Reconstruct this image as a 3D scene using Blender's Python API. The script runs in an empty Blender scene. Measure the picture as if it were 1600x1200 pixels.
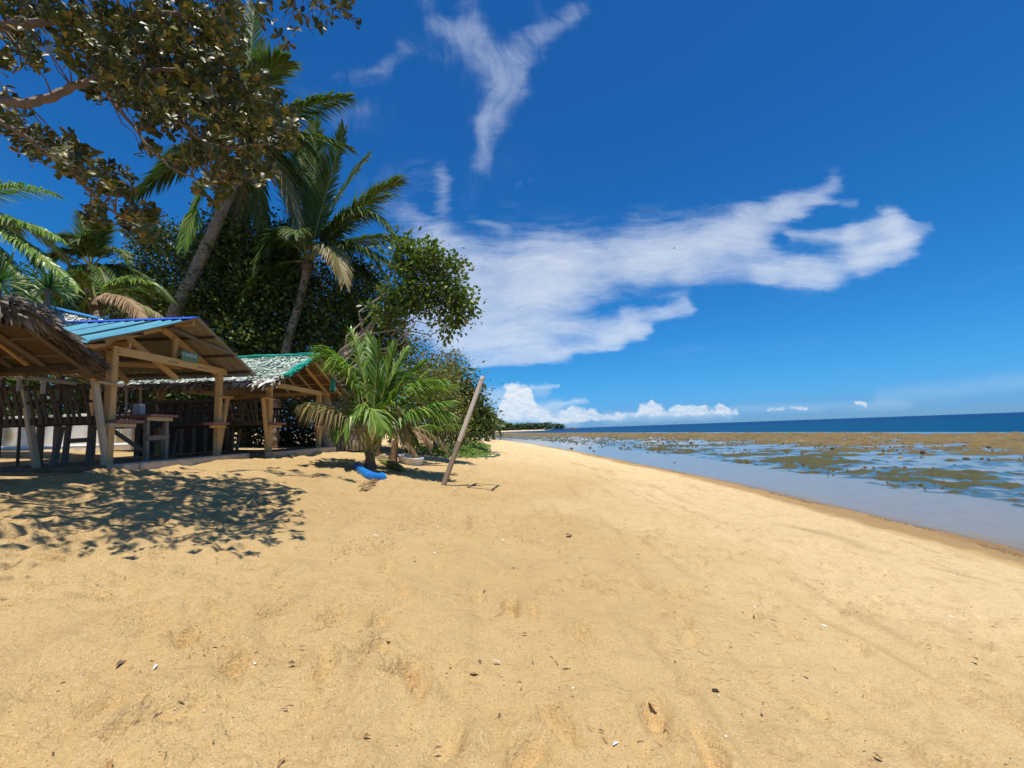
import bpy, math, random
import numpy as np
from mathutils import Vector, Matrix

# ------------------------------------------------------------------ scene, camera, light
S = bpy.context.scene
COL = S.collection
EYE = 1.5
F_PX = 720.0
PITCH = math.atan(72 / 720)
ROLL = math.radians(2.02)
_f = Vector((0, math.cos(PITCH), math.sin(PITCH)))
_r0 = Vector((1, 0, 0))
_u0 = Vector((0, -math.sin(PITCH), math.cos(PITCH)))
_r = _r0 * math.cos(ROLL) - _u0 * math.sin(ROLL)
_u = _u0 * math.cos(ROLL) + _r0 * math.sin(ROLL)
cam_d = bpy.data.cameras.new('camera')
cam = bpy.data.objects.new('camera', cam_d)
COL.objects.link(cam)
M = Matrix.Identity(4)
for i in range(3):
    M[i][0] = _r[i]; M[i][1] = _u[i]; M[i][2] = -_f[i]
M[2][3] = EYE
cam.matrix_world = M
cam_d.sensor_width = 36
cam_d.lens = 36 * F_PX / 1600
cam_d.clip_start = 0.05
cam_d.clip_end = 60000
S.camera = cam

SUN_DIR = Vector((0.07, -0.20, 0.977)).normalized()
SUN_EL = math.asin(SUN_DIR.z)
SUN_AZ = math.atan2(SUN_DIR.x, SUN_DIR.y)
sun_d = bpy.data.lights.new('sun', 'SUN')
sun_d.energy = 5.0
sun_d.angle = math.radians(0.53)
sun_d.color = (1.0, 0.955, 0.88)
sun = bpy.data.objects.new('sun', sun_d)
sun.rotation_euler = SUN_DIR.to_track_quat('Z', 'Y').to_euler()
sun.location = (0, 0, 60)
COL.objects.link(sun)

S.view_settings.view_transform = 'Standard'
S.view_settings.look = 'None'
S.view_settings.exposure = 0.25
S.view_settings.gamma = 1.0
S.view_settings.use_curve_mapping = False
S.render.engine = 'CYCLES'
S.cycles.max_bounces = 8
S.cycles.diffuse_bounces = 4
S.cycles.glossy_bounces = 3
S.cycles.transmission_bounces = 4
S.cycles.transparent_max_bounces = 12
S.cycles.caustics_reflective = False
S.cycles.caustics_refractive = False
S.cycles.use_denoising = True


def ray(px, py):
    return _f * F_PX + _r * (px - 800) + _u * (600 - py)


def P(px, py, Y):
    """the point at depth Y (along the beach) seen at a photograph pixel"""
    d = ray(px, py)
    return Vector((0, 0, EYE)) + d * (Y / d.y)


class NT:
    """small node-tree helper"""
    def __init__(s, tree):
        s.t = tree; s.n = tree.nodes; s.l = tree.links

    def node(s, kind, **kw):
        n = s.n.new(kind)
        for k, v in kw.items():
            setattr(n, k, v)
        return n

    def put(s, sock, v):
        if isinstance(v, bpy.types.NodeSocket):
            s.l.new(v, sock)
        elif v is not None:
            if sock.type == 'RGBA' and len(v) == 3:
                v = (*v, 1)
            sock.default_value = v

    def math(s, op, a, b=None, c=None, clamp=False):
        n = s.node('ShaderNodeMath', operation=op, use_clamp=clamp)
        s.put(n.inputs[0], a)
        if b is not None: s.put(n.inputs[1], b)
        if c is not None: s.put(n.inputs[2], c)
        return n.outputs[0]

    def vmath(s, op, a, b=None, scale=None):
        n = s.node('ShaderNodeVectorMath', operation=op)
        s.put(n.inputs[0], a)
        if b is not None: s.put(n.inputs[1], b)
        if scale is not None: s.put(n.inputs['Scale'], scale)
        return n.outputs['Value'] if op in ('DOT_PRODUCT', 'LENGTH', 'DISTANCE') else n.outputs[0]

    def mix(s, fac, a, b, blend='MIX'):
        n = s.node('ShaderNodeMix', data_type='RGBA', blend_type=blend)
        s.put(n.inputs[0], fac); s.put(n.inputs[6], a); s.put(n.inputs[7], b)
        return n.outputs[2]

    def noise(s, vec, scale, detail=4, rough=0.55, dist=0.0, out='Fac'):
        n = s.node('ShaderNodeTexNoise')
        if vec is not None: s.put(n.inputs['Vector'], vec)
        n.inputs['Scale'].default_value = scale
        n.inputs['Detail'].default_value = detail
        n.inputs['Roughness'].default_value = rough
        n.inputs['Distortion'].default_value = dist
        return n.outputs[out]

    def ramp(s, fac, stops, interp='LINEAR'):
        n = s.node('ShaderNodeValToRGB')
        n.color_ramp.interpolation = interp
        e = n.color_ramp.elements
        while len(e) < len(stops): e.new(0.5)
        for el, (p, c) in zip(e, stops):
            el.position = p
            el.color = (*c, 1) if len(c) == 3 else c
        s.put(n.inputs[0], fac)
        return n.outputs[0]

    def rng(s, v, a, b, c=0.0, d=1.0, smooth=False):
        n = s.node('ShaderNodeMapRange')
        n.interpolation_type = 'SMOOTHSTEP' if smooth else 'LINEAR'
        s.put(n.inputs[0], v)
        for i, x in enumerate((a, b, c, d)): s.put(n.inputs[1 + i], x)
        return n.outputs[0]

    def mapping(s, vec, scale=(1, 1, 1), rot=(0, 0, 0)):
        n = s.node('ShaderNodeMapping')
        s.put(n.inputs[0], vec)
        n.inputs['Scale'].default_value = scale
        n.inputs['Rotation'].default_value = rot
        return n.outputs[0]

    def bump(s, h, strength=0.3, dist=0.01, normal=None):
        n = s.node('ShaderNodeBump')
        s.put(n.inputs['Height'], h)
        n.inputs['Strength'].default_value = strength
        n.inputs['Distance'].default_value = dist
        if normal is not None: s.l.new(normal, n.inputs['Normal'])
        return n.outputs[0]


# ------------------------------------------------------------------ sky
W = bpy.data.worlds.new('World')
S.world = W
W.use_nodes = True
W.cycles.sampling_method = 'MANUAL'
W.cycles.sample_map_resolution = 256


def build_sky():
    t = NT(W.node_tree)
    t.n.clear()
    out = t.node('ShaderNodeOutputWorld')
    bg = t.node('ShaderNodeBackground')
    bg.inputs['Strength'].default_value = 0.1
    sky = t.node('ShaderNodeTexSky')
    sky.sky_type = 'NISHITA'
    sky.sun_disc = False
    sky.sun_elevation = SUN_EL
    sky.sun_rotation = SUN_AZ
    sky.altitude = 0
    sky.air_density = 1.0
    sky.dust_density = 0.3
    sky.ozone_density = 2.5
    g = t.node('ShaderNodeTexCoord').outputs['Generated']
    sep = t.node('ShaderNodeSeparateXYZ')
    t.put(sep.inputs[0], g)
    X, Y, Z = sep.outputs
    # the clear air: saturate towards the horizon, the same in every direction
    tint = t.ramp(t.math('MAXIMUM', Z, 0.0), SKY_TINT)
    base = t.mix(1.0, sky.outputs[0], tint, 'MULTIPLY')
    # cloud sheet coordinates: direction over the northern hemisphere, u = x/y, v = z/y
    ys = t.math('MAXIMUM', Y, 0.02)
    u = t.math('DIVIDE', X, ys)
    v = t.math('DIVIDE', Z, ys)
    cmb = t.node('ShaderNodeCombineXYZ')
    t.put(cmb.inputs[0], u); t.put(cmb.inputs[1], v)
    p0 = cmb.outputs[0]
    ahead = t.rng(Y, 0.08, 0.3, 0, 1, True)

    def uv(px, py):
        d = ray(px, py)
        return (d.x / d.y, d.z / d.y, 0)

    def strokes(p, items, grow=1.0, gain=1.0):
        # soft capsules joined one after another; the running total rides in z so the nodes run in order
        for a, b, r, s in items:
            a = Vector(uv(*a)); b = Vector(uv(*b)); ab = b - a
            sp = t.node('ShaderNodeSeparateXYZ'); t.put(sp.inputs[0], p)
            n = t.node('ShaderNodeVectorMath', operation='MULTIPLY_ADD')
            t.put(n.inputs[0], p); t.put(n.inputs[1], (1, 1, 0)); t.put(n.inputs[2], (-a.x, -a.y, 0))
            pa = n.outputs[0]
            h = t.math('MULTIPLY', t.vmath('DOT_PRODUCT', pa, tuple(ab / max(ab.length_squared, 1e-6))), 1.0, clamp=True)
            d = t.vmath('LENGTH', t.vmath('SUBTRACT', pa, t.vmath('SCALE', tuple(ab), scale=h)))
            x = t.rng(d, 0.0, r * grow / 720, s * gain, 0.0, True)
            acc = t.math('MULTIPLY_ADD', t.math('SUBTRACT', 1.0, sp.outputs[2]), x, sp.outputs[2])
            c = t.node('ShaderNodeCombineXYZ')
            t.put(c.inputs[0], sp.outputs[0]); t.put(c.inputs[1], sp.outputs[1]); t.put(c.inputs[2], acc)
            p = c.outputs[0]
        sp = t.node('ShaderNodeSeparateXYZ'); t.put(sp.inputs[0], p)
        return sp.outputs[2]

    def flat(v):
        return t.vmath('MULTIPLY', v, (1, 1, 0))

    # wisps: warp the coordinates, then comb them along the wind
    WIND = math.radians(-22)
    w1 = t.vmath('SUBTRACT', t.noise(p0, 2.6, 3, 0.5, out='Color'), (0.5, 0.5, 0.5))
    w2 = t.vmath('SUBTRACT', t.noise(t.mapping(p0, (1.6, 5, 1), (0, 0, WIND)), 3.2, 6, 0.62, out='Color'), (0.5, 0.5, 0.5))
    pw = flat(t.vmath('ADD', p0, t.vmath('ADD', t.vmath('SCALE', w1, scale=0.08), t.vmath('SCALE', w2, scale=0.065))))
    main = strokes(pw, CIRRUS_MAIN, 1.55, 0.66)
    pq = t.vmath('ADD', p0, t.vmath('SCALE', w1, scale=0.16))
    comb1 = t.noise(t.mapping(pq, (1.3, 17, 1), (0, 0, WIND)), 2.2, 7, 0.62)
    comb2 = t.noise(t.mapping(pw, (1.6, 3.6, 1), (0, 0, WIND)), 8.0, 8, 0.68)
    tex = t.math('ADD', t.math('MULTIPLY', comb1, 0.5), t.math('MULTIPLY', comb2, 0.5))
    dm = t.math('ADD', main, t.math('MULTIPLY', t.math('MULTIPLY', t.math('SUBTRACT', tex, 0.5), 2.4), t.math('SUBTRACT', 1.1, t.math('MULTIPLY', main, 0.75))))
    dm = t.math('MULTIPLY', t.rng(dm, 0.10, 1.32, 0, 0.98), t.rng(main, 0.0, 0.55, 0, 1, True))
    plume = strokes(flat(t.vmath('ADD', p0, t.vmath('ADD', t.vmath('SCALE', w1, scale=0.13), t.vmath('SCALE', w2, scale=0.07)))), CIRRUS_PLUME, 1.85, 0.66)
    comb3 = t.noise(t.mapping(t.vmath('ADD', p0, t.vmath('SCALE', w1, scale=0.35)), (11, 1.8, 1), (0, 0, math.radians(-14))), 2.2, 8, 0.66)
    comb4 = t.noise(t.mapping(p0, (1.4, 1, 1)), 13, 7, 0.66, 0.6)
    tex3 = t.math('ADD', t.math('MULTIPLY', comb3, 0.6), t.math('MULTIPLY', comb4, 0.4))
    dp = t.math('ADD', plume, t.math('MULTIPLY', t.math('SUBTRACT', tex3, 0.5), 2.3))
    dp = t.math('MULTIPLY', t.rng(dp, 0.08, 1.6, 0, 0.62), t.rng(plume, 0.0, 0.6, 0, 1, True))
    cir = t.math('MULTIPLY', t.math('MAXIMUM', dm, dp), ahead)
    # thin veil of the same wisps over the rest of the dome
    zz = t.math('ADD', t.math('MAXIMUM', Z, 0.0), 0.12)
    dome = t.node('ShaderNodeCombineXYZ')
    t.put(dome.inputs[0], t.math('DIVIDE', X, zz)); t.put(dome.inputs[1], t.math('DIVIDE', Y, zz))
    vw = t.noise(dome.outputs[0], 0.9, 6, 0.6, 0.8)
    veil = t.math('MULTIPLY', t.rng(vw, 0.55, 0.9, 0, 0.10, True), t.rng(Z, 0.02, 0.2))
    # unseen cirrus added overhead and behind to take the blue out of shadows
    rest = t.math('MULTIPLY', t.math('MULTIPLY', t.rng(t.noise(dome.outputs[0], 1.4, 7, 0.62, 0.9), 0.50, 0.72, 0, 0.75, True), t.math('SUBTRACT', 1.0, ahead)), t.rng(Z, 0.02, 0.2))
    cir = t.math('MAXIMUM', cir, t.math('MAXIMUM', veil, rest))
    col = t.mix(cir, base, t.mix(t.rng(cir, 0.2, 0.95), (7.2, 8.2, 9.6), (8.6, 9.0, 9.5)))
    # heaped clouds far out over the sea
    wc = t.vmath('SUBTRACT', t.noise(p0, 26, 5, 0.6, out='Color'), (0.5, 0.5, 0.5))
    pc = flat(t.vmath('ADD', p0, t.vmath('SCALE', wc, scale=0.018)))
    hz = strokes(pc, CUMULUS_VEIL)
    col = t.mix(t.math('MULTIPLY', t.math('MULTIPLY', t.rng(hz, 0.02, 0.9, 0, 0.72), t.rng(comb2, 0.25, 0.65, 0.45, 1.0)), ahead), col, (6.4, 7.8, 9.4))
    cu = strokes(pc, CUMULUS)
    bil = t.noise(t.mapping(p0, (1, 1.15, 1)), 46, 6, 0.58)
    body = t.math('ADD', cu, t.math('MULTIPLY', t.math('MULTIPLY', t.math('SUBTRACT', bil, 0.5), 1.5), t.rng(cu, 0.02, 0.2)))
    dens = t.math('MULTIPLY', t.rng(body, 0.18, 0.72, 0, 0.80, True), ahead)
    lit = t.noise(t.vmath('ADD', t.mapping(p0, (1, 1.15, 1)), (0.0, 0.004, 0)), 46, 6, 0.58)
    shade = t.rng(t.math('SUBTRACT', bil, lit), -0.06, 0.10)
    height = t.rng(v, 0.01, 0.07)
    ccol = t.mix(t.math('MULTIPLY', t.math('ADD', shade, height), 0.55, clamp=True), (5.2, 6.7, 8.6), (9.6, 9.7, 9.8))
    col = t.mix(dens, col, ccol)
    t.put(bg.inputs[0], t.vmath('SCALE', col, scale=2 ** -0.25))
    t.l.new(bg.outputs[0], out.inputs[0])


SKY_TINT = [(0.0, (0.31, 0.70, 1.52)), (0.022, (0.25, 0.65, 1.44)), (0.10, (0.18, 0.735, 1.29)), (0.32, (0.125, 0.71, 1.25)), (0.55, (0.12, 0.655, 1.22)), (1.0, (0.12, 0.63, 1.2))]
CIRRUS_MAIN = [
    ((690, 495), (840, 468), 60, 1.0), ((720, 440), (880, 425), 62, 0.9), ((760, 515), (985, 508), 26, 0.95), ((840, 435), (1060, 408), 48, 1.0), ((760, 400), (1000, 385), 46, 0.42),
    ((1000, 405), (1170, 368), 40, 0.95), ((1120, 385), (1235, 322), 32, 0.85), ((1215, 332), (1310, 280), 22, 0.75), ((1080, 432), (1230, 425), 22, 0.85), ((1170, 400), (1260, 440), 34, 0.6),
    ((1260, 425), (1370, 398), 30, 1.0), ((1340, 400), (1415, 372), 32, 1.0), ((1400, 376), (1455, 356), 14, 0.6), ((1240, 370), (1330, 362), 18, 0.8), ((1330, 360), (1402, 345), 24, 0.95), ((1395, 345), (1408, 385), 28, 0.95), ((1190, 430), (1290, 435), 26, 0.6),
    ((975, 490), (1080, 477), 17, 1.0), ((735, 560), (880, 552), 14, 1.0), ((700, 530), (840, 535), 26, 1.0), ((600, 515), (720, 500), 34, 0.85), ((860, 548), (960, 528), 13, 0.95), ((940, 520), (1010, 508), 14, 0.9),
    ((640, 330), (690, 395), 24, 0.45), ((690, 265), (692, 330), 16, 0.5), ((600, 320), (650, 420), 40, 0.36), ((740, 345), (790, 360), 12, 0.4), ((650, 270), (700, 400), 46, 0.25),
    ((1270, 310), (1335, 318), 10, 0.5), ((680, 380), (720, 430), 44, 0.6), ((800, 330), (900, 380), 50, 0.22), ((1000, 350), (1180, 330), 34, 0.35)]
CIRRUS_PLUME = [
    ((757, 250), (772, 185), 17, 0.85), ((772, 185), (785, 120), 28, 0.85), ((780, 130), (742, 60), 30, 0.72), ((745, 95), (690, 50), 22, 0.62), ((690, 55), (668, 0), 15, 0.5), ((742, 60), (725, 10), 20, 0.5),
    ((790, 125), (832, 65), 24, 0.62), ((845, 52), (905, 8), 17, 0.72), ((755, 250), (730, 310), 30, 0.28), ((720, 90), (800, 150), 60, 0.28), ((830, 60), (840, 10), 22, 0.3),
    ((535, 112), (598, 118), 15, 0.42), ((598, 116), (626, 84), 15, 0.5), ((525, 190), (560, 178), 22, 0.45), ((540, 150), (600, 180), 40, 0.22), ((450, 125), (490, 135), 16, 0.3), ((570, 285), (610, 275), 24, 0.4),
    ((820, 280), (842, 272), 9, 0.4), ((640, 70), (690, 100), 30, 0.22)]
CUMULUS_VEIL = [((770, 618), (850, 610), 18, 0.5), ((830, 604), (872, 604), 5, 0.7), ((800, 640), (870, 636), 18, 0.7), ((840, 638), (915, 626), 8, 0.8), ((780, 650), (900, 652), 20, 0.7), ((950, 652), (1140, 645), 14, 0.6), ((1380, 622), (1640, 590), 26, 0.22),
                ((1150, 640), (1420, 632), 12, 0.25), ((700, 620), (780, 625), 28, 0.7)]
CUMULUS = [((802, 612), (806, 640), 26, 1.0), ((822, 612), (830, 640), 18, 0.85), ((790, 636), (850, 650), 20, 0.9), ((880, 650), (925, 648), 15, 0.95), ((896, 642), (902, 646), 13, 0.8), ((850, 654), (970, 653), 9, 0.7),
           ((1005, 636), (1030, 640), 13, 0.9), ((1017, 629), (1019, 634), 9, 0.8), ((1048, 640), (1100, 638), 10, 0.85), ((1122, 636), (1138, 640), 10, 0.85), ((965, 648), (1150, 645), 8, 0.6),
           ((1338, 629), (1350, 631), 7, 0.7), ((1200, 640), (1260, 638), 6, 0.5), ((765, 655), (800, 650), 14, 0.8)]
build_sky()


# ------------------------------------------------------------------ noise and terrain
def _hash(ix, iy, seed):
    h = (ix.astype(np.int64) * 374761393 + iy.astype(np.int64) * 668265263 + seed * 1442695041) & 0xFFFFFFFF
    h = ((h ^ (h >> 13)) * 1274126177) & 0xFFFFFFFF
    h = h ^ (h >> 16)
    return (h & 0xFFFF) / 65535.0


def vnoise(x, y, seed=0):
    x = np.asarray(x, float); y = np.asarray(y, float)
    ix = np.floor(x); iy = np.floor(y)
    fx = x - ix; fy = y - iy
    fx = fx * fx * (3 - 2 * fx); fy = fy * fy * (3 - 2 * fy)
    a = _hash(ix, iy, seed); b = _hash(ix + 1, iy, seed)
    c = _hash(ix, iy + 1, seed); d = _hash(ix + 1, iy + 1, seed)
    return (a + (b - a) * fx) * (1 - fy) + (c + (d - c) * fx) * fy - 0.5


def fbm(x, y, oct=4, seed=0, gain=0.5):
    s = 0; a = 1
    for o in range(oct):
        s = s + a * vnoise(np.asarray(x) * 2 ** o + 17.3 * o, np.asarray(y) * 2 ** o - 9.1 * o, seed + o)
        a *= gain
    return s


_BY = [-60, 20, 36, 61, 110, 200, 400, 900]
_BX = [0, 0.25, 1.4, 3.5, 9.5, 26, 62, 110]
SEA_Z = -1.3
SHORE = 10.4


def bend(y):
    return np.interp(y, _BY, _BX)


def land(xb):
    """beach profile across the shore; xb is measured with the curve of the bay taken out"""
    xb = np.asarray(xb, float)
    right = -0.125 * xb
    left = -0.145 * xb
    z = np.where(xb > 0, right, left)
    far = 0.945 + 0.045 * (-xb - 6.72)
    return np.where(xb < -6.72, np.minimum(z, far), z)


def ground(x, y):
    return float(land(x + bend(y)))


def G(px, py):
    """where the sight line of a pixel meets the beach"""
    d = ray(px, py).normalized()
    o = Vector((0, 0, EYE))
    t0, t = 0.0, 0.5
    while t < 900:
        p = o + d * t
        if p.z < ground(p.x, p.y):
            break
        t0 = t
        t *= 1.03
    for _ in range(30):
        m = (t0 + t) / 2
        p = o + d * m
        if p.z < ground(p.x, p.y): t = m
        else: t0 = m
    return o + d * t


def onwater(px, py):
    d = ray(px, py)
    return Vector((0, 0, EYE)) + d * ((SEA_Z - EYE) / d.z)


# ------------------------------------------------------------------ mesh helpers
def fast_mesh(name, V, faces, mats, smooth=False, matidx=None):
    me = bpy.data.meshes.new(name)
    V = np.asarray(V, np.float32)
    me.vertices.add(len(V))
    me.vertices.foreach_set('co', V.ravel())
    idx = np.concatenate([np.asarray(f, np.int32).ravel() for f in faces])
    tot = np.concatenate([np.full(len(f), np.asarray(f).shape[1], np.int32) for f in faces])
    start = np.concatenate([[0], np.cumsum(tot)[:-1]]).astype(np.int32)
    me.loops.add(len(idx)); me.loops.foreach_set('vertex_index', idx)
    me.polygons.add(len(tot))
    me.polygons.foreach_set('loop_start', start)
    me.polygons.foreach_set('loop_total', tot)
    if smooth: me.polygons.foreach_set('use_smooth', np.ones(len(tot), bool))
    if matidx is not None: me.polygons.foreach_set('material_index', np.asarray(matidx, np.int32))
    me.update(calc_edges=True)
    for m in (mats if isinstance(mats, (list, tuple)) else [mats]):
        me.materials.append(m)
    return me


def root_loc(parent):
    o = parent
    while o is not None and o.parent is not None:
        o = o.parent
    return o.location.copy() if o is not None else Vector((0, 0, 0))


def link(name, me, parent=None):
    o = bpy.data.objects.new(name, me)
    COL.objects.link(o)
    if parent is not None: o.parent = parent
    return o


def tag(o, label=None, cat=None, group=None, kind=None):
    if label: o['label'] = label
    if cat: o['category'] = cat
    if group: o['group'] = group
    if kind: o['kind'] = kind
    return o


def thing(name, label, cat, loc, group=None):
    o = bpy.data.objects.new(name, None)
    COL.objects.link(o)
    o.location = loc
    o.empty_display_size = 0.2
    return tag(o, label, cat, group)


class MB:
    """collects beams, tubes and sheets given in world coordinates"""
    def __init__(s):
        s.v = []; s.f = []; s.uv = []; s.mi = []

    def quad(s, pts, uvs=None, mi=0):
        b = len(s.v)
        s.v += [tuple(p) for p in pts]
        s.f.append(tuple(range(b, b + len(pts))))
        s.uv += uvs or [(0, 0)] * len(pts)
        s.mi.append(mi)

    def beam(s, p0, p1, w, h, up=(0, 0, 1), roll=0.0, taper=1.0, mi=0):
        p0 = Vector(p0); p1 = Vector(p1)
        t = (p1 - p0); L = t.length; t.normalize()
        upv = Vector(up)
        if abs(t.dot(upv.normalized())) > 0.98: upv = Vector((0, 1, 0))
        a = t.cross(upv).normalized(); b = a.cross(t).normalized()
        if roll:
            a, b = a * math.cos(roll) + b * math.sin(roll), b * math.cos(roll) - a * math.sin(roll)
        c = min(w, h) * 0.09
        ring = [(-w / 2 + c, -h / 2), (w / 2 - c, -h / 2), (w / 2, -h / 2 + c), (w / 2, h / 2 - c), (w / 2 - c, h / 2), (-w / 2 + c, h / 2), (-w / 2, h / 2 - c), (-w / 2, -h / 2 + c)]
        A = [p0 + a * x + b * y for x, y in ring]
        B = [p1 + a * x * taper + b * y * taper for x, y in ring]
        off = random.random() * 20
        k = 0.0
        for i in range(8):
            j = (i + 1) % 8
            d = (A[j] - A[i]).length
            s.quad([A[i], A[j], B[j], B[i]], [(off, k), (off, k + d), (off + L, k + d), (off + L, k)], mi)
            k += d
        s.quad(A[::-1], [(off, 0)] * 8, mi); s.quad(B, [(off, 0)] * 8, mi)

    def tube(s, pts, rads, n=8, cap=True, mi=0):
        pts = [Vector(p) for p in pts]
        rings = []
        ref = Vector((0.13, 0.2, 0.97))
        if abs((pts[-1] - pts[0]).normalized().dot(ref.normalized())) > 0.9: ref = Vector((1, 0.1, 0))
        L = 0.0; off = random.random() * 20
        for i, p in enumerate(pts):
            t = (pts[min(i + 1, len(pts) - 1)] - pts[max(i - 1, 0)])
            if t.length < 1e-6: t = Vector((0, 0, 1))
            t.normalize()
            a = t.cross(ref).normalized(); b = a.cross(t).normalized()
            r = rads[i] if isinstance(rads, (list, tuple)) else rads
            if i: L += (p - pts[i - 1]).length
            rings.append(([p + a * (math.cos(q) * r) + b * (math.sin(q) * r) for q in (2 * math.pi * k / n for k in range(n))], L, r))
        for (A, l0, r0), (B, l1, r1) in zip(rings, rings[1:]):
            for i in range(n):
                j = (i + 1) % n
                k0 = i / n * 6.28 * r0; k1 = (i + 1) / n * 6.28 * r0
                s.quad([A[i], A[j], B[j], B[i]], [(off + l0, k0), (off + l0, k1), (off + l1, k1), (off + l1, k0)], mi)
        if cap:
            s.quad(rings[0][0][::-1], None, mi); s.quad(rings[-1][0], None, mi)

    def build(s, name, mats, parent=None, smooth=False):
        o0 = root_loc(parent)
        me = bpy.data.meshes.new(name)
        me.from_pydata([(x - o0.x, y - o0.y, z - o0.z) for x, y, z in s.v], [], s.f)
        ul = me.uv_layers.new(name='UVMap')
        ul.data.foreach_set('uv', np.asarray(s.uv, np.float32).ravel())
        if smooth: me.polygons.foreach_set('use_smooth', np.ones(len(s.f), bool))
        me.polygons.foreach_set('material_index', np.asarray(s.mi, np.int32))
        for m in (mats if isinstance(mats, (list, tuple)) else [mats]): me.materials.append(m)
        me.update()
        return link(name, me, parent)


def part_beam(name, m, parent, p0, p1, w, h, **kw):
    b = MB(); b.beam(p0, p1, w, h, **kw)
    return b.build(name, m, parent)


def part_tube(name, m, parent, pts, rads, n=8, smooth=True):
    b = MB(); b.tube(pts, rads, n)
    return b.build(name, m, parent, smooth)


# ------------------------------------------------------------------ materials
def new_mat(name):
    m = bpy.data.materials.new(name)
    m.use_nodes = True
    t = NT(m.node_tree)
    t.n.clear()
    out = t.node('ShaderNodeOutputMaterial')
    return m, t, out


def principled(t, out, color, rough=0.7, normal=None, spec=0.5, metallic=0.0):
    b = t.node('ShaderNodeBsdfPrincipled')
    t.put(b.inputs['Base Color'], color)
    t.put(b.inputs['Roughness'], rough)
    b.inputs['Metallic'].default_value = metallic
    b.inputs['Specular IOR Level'].default_value = spec
    if normal is not None: t.l.new(normal, b.inputs['Normal'])
    if out is not None: t.l.new(b.outputs[0], out.inputs[0])
    return b


def island(t):
    r = t.node('ShaderNodeNewGeometry').outputs['Random Per Island']
    o = t.node('ShaderNodeObjectInfo').outputs['Random']
    return t.math('FRACT', t.math('ADD', r, o))


def wood(name, a, b, dark, rough=0.75, wear=0.4):
    m, t, out = new_mat(name)
    uv = t.node('ShaderNodeTexCoord').outputs['UV']
    g = t.noise(t.mapping(uv, (2.2, 55, 1)), 1.0, 6, 0.65, 0.4)
    g2 = t.noise(t.mapping(uv, (1.3, 7, 1)), 2.0, 4, 0.6)
    c = t.mix(g, a, b)
    c = t.mix(t.math('MULTIPLY', t.rng(g2, 0.55, 0.75), wear), c, dark)
    c = t.mix(t.math('MULTIPLY', t.node('ShaderNodeObjectInfo').outputs['Random'], 0.30), c, dark)
    blot = t.noise(t.node('ShaderNodeTexCoord').outputs['Object'], 2.2, 5, 0.65)
    c = t.mix(t.rng(blot, 0.55, 0.75, 0, 0.45), c, dark)
    principled(t, out, c, rough, t.bump(g, 0.35, 0.004), 0.25)
    return m


def plain(name, a, b, scale=6, rough=0.7, bump=0.2, bdist=0.01, spec=0.3, detail=5, metallic=0.0, lo=0.35, hi=0.65):
    m, t, out = new_mat(name)
    co = t.node('ShaderNodeTexCoord').outputs['Object']
    n = t.noise(co, scale, detail, 0.6)
    c = t.mix(t.rng(n, lo, hi), a, b)
    principled(t, out, c, rough, t.bump(t.noise(co, scale * 4, 6, 0.65), bump, bdist), spec, metallic)
    return m


def leaf_mat(name, stops, rough=0.4, trans=0.25, spec=0.4, back=None, tcol=None):
    m, t, out = new_mat(name)
    r = island(t)
    c = t.ramp(r, stops)
    geo = t.node('ShaderNodeNewGeometry')
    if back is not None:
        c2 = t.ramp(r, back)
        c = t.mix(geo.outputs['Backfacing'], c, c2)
    b = principled(t, None, c, rough, None, spec)
    tr = t.node('ShaderNodeBsdfTranslucent')
    t.put(tr.inputs[0], t.mix(1.0, c, tcol or (1.3, 1.5, 0.7), 'MULTIPLY'))
    mx = t.node('ShaderNodeMixShader')
    mx.inputs[0].default_value = trans
    t.l.new(b.outputs[0], mx.inputs[1]); t.l.new(tr.outputs[0], mx.inputs[2])
    t.l.new(mx.outputs[0], out.inputs[0])
    return m


MAT = {}
MAT['yellow_wood'] = wood('yellow_wood', (0.76, 0.50, 0.21), (0.64, 0.41, 0.165), (0.34, 0.20, 0.09), wear=0.4)
MAT['pale_wood'] = wood('pale_wood', (0.66, 0.55, 0.38), (0.52, 0.42, 0.28), (0.28, 0.21, 0.14), wear=0.5)
MAT['grey_wood'] = wood('grey_wood', (0.30, 0.26, 0.21), (0.20, 0.17, 0.14), (0.10, 0.085, 0.07), wear=0.5)
MAT['dark_wood'] = wood('dark_wood', (0.12, 0.09, 0.065), (0.075, 0.057, 0.042), (0.03, 0.025, 0.02), wear=0.5)
MAT['red_wood'] = wood('red_wood', (0.36, 0.20, 0.17), (0.26, 0.14, 0.12), (0.12, 0.08, 0.07), wear=0.5)
MAT['bamboo'] = wood('bamboo', (0.52, 0.46, 0.36), (0.40, 0.34, 0.25), (0.22, 0.18, 0.12), 0.5, wear=0.4)
MAT['bark'] = wood('bark', (0.28, 0.21, 0.15), (0.17, 0.125, 0.09), (0.08, 0.06, 0.045), 0.9, wear=0.6)
MAT['twig'] = plain('twig', (0.10, 0.075, 0.05), (0.16, 0.12, 0.08), 5, 0.85, 0.2)
MAT['pale_bark'] = wood('pale_bark', (0.50, 0.40, 0.29), (0.38, 0.29, 0.20), (0.2, 0.15, 0.1), 0.85, wear=0.5)
MAT['concrete'] = plain('concrete', (0.60, 0.51, 0.39), (0.40, 0.33, 0.25), 3.5, 0.9, 0.5, 0.02)
MAT['plaster'] = plain('plaster', (0.82, 0.79, 0.70), (0.45, 0.36, 0.18), 1.1, 0.9, 0.2, 0.01, lo=0.50, hi=0.68)
MAT['pipe'] = plain('pipe', (0.75, 0.75, 0.73), (0.6, 0.6, 0.57), 3, 0.4, 0.05)
MAT['blue_plastic'] = plain('blue_plastic', (0.015, 0.19, 0.55), (0.01, 0.12, 0.40), 4, 0.35, 0.06, spec=0.5)
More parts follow.
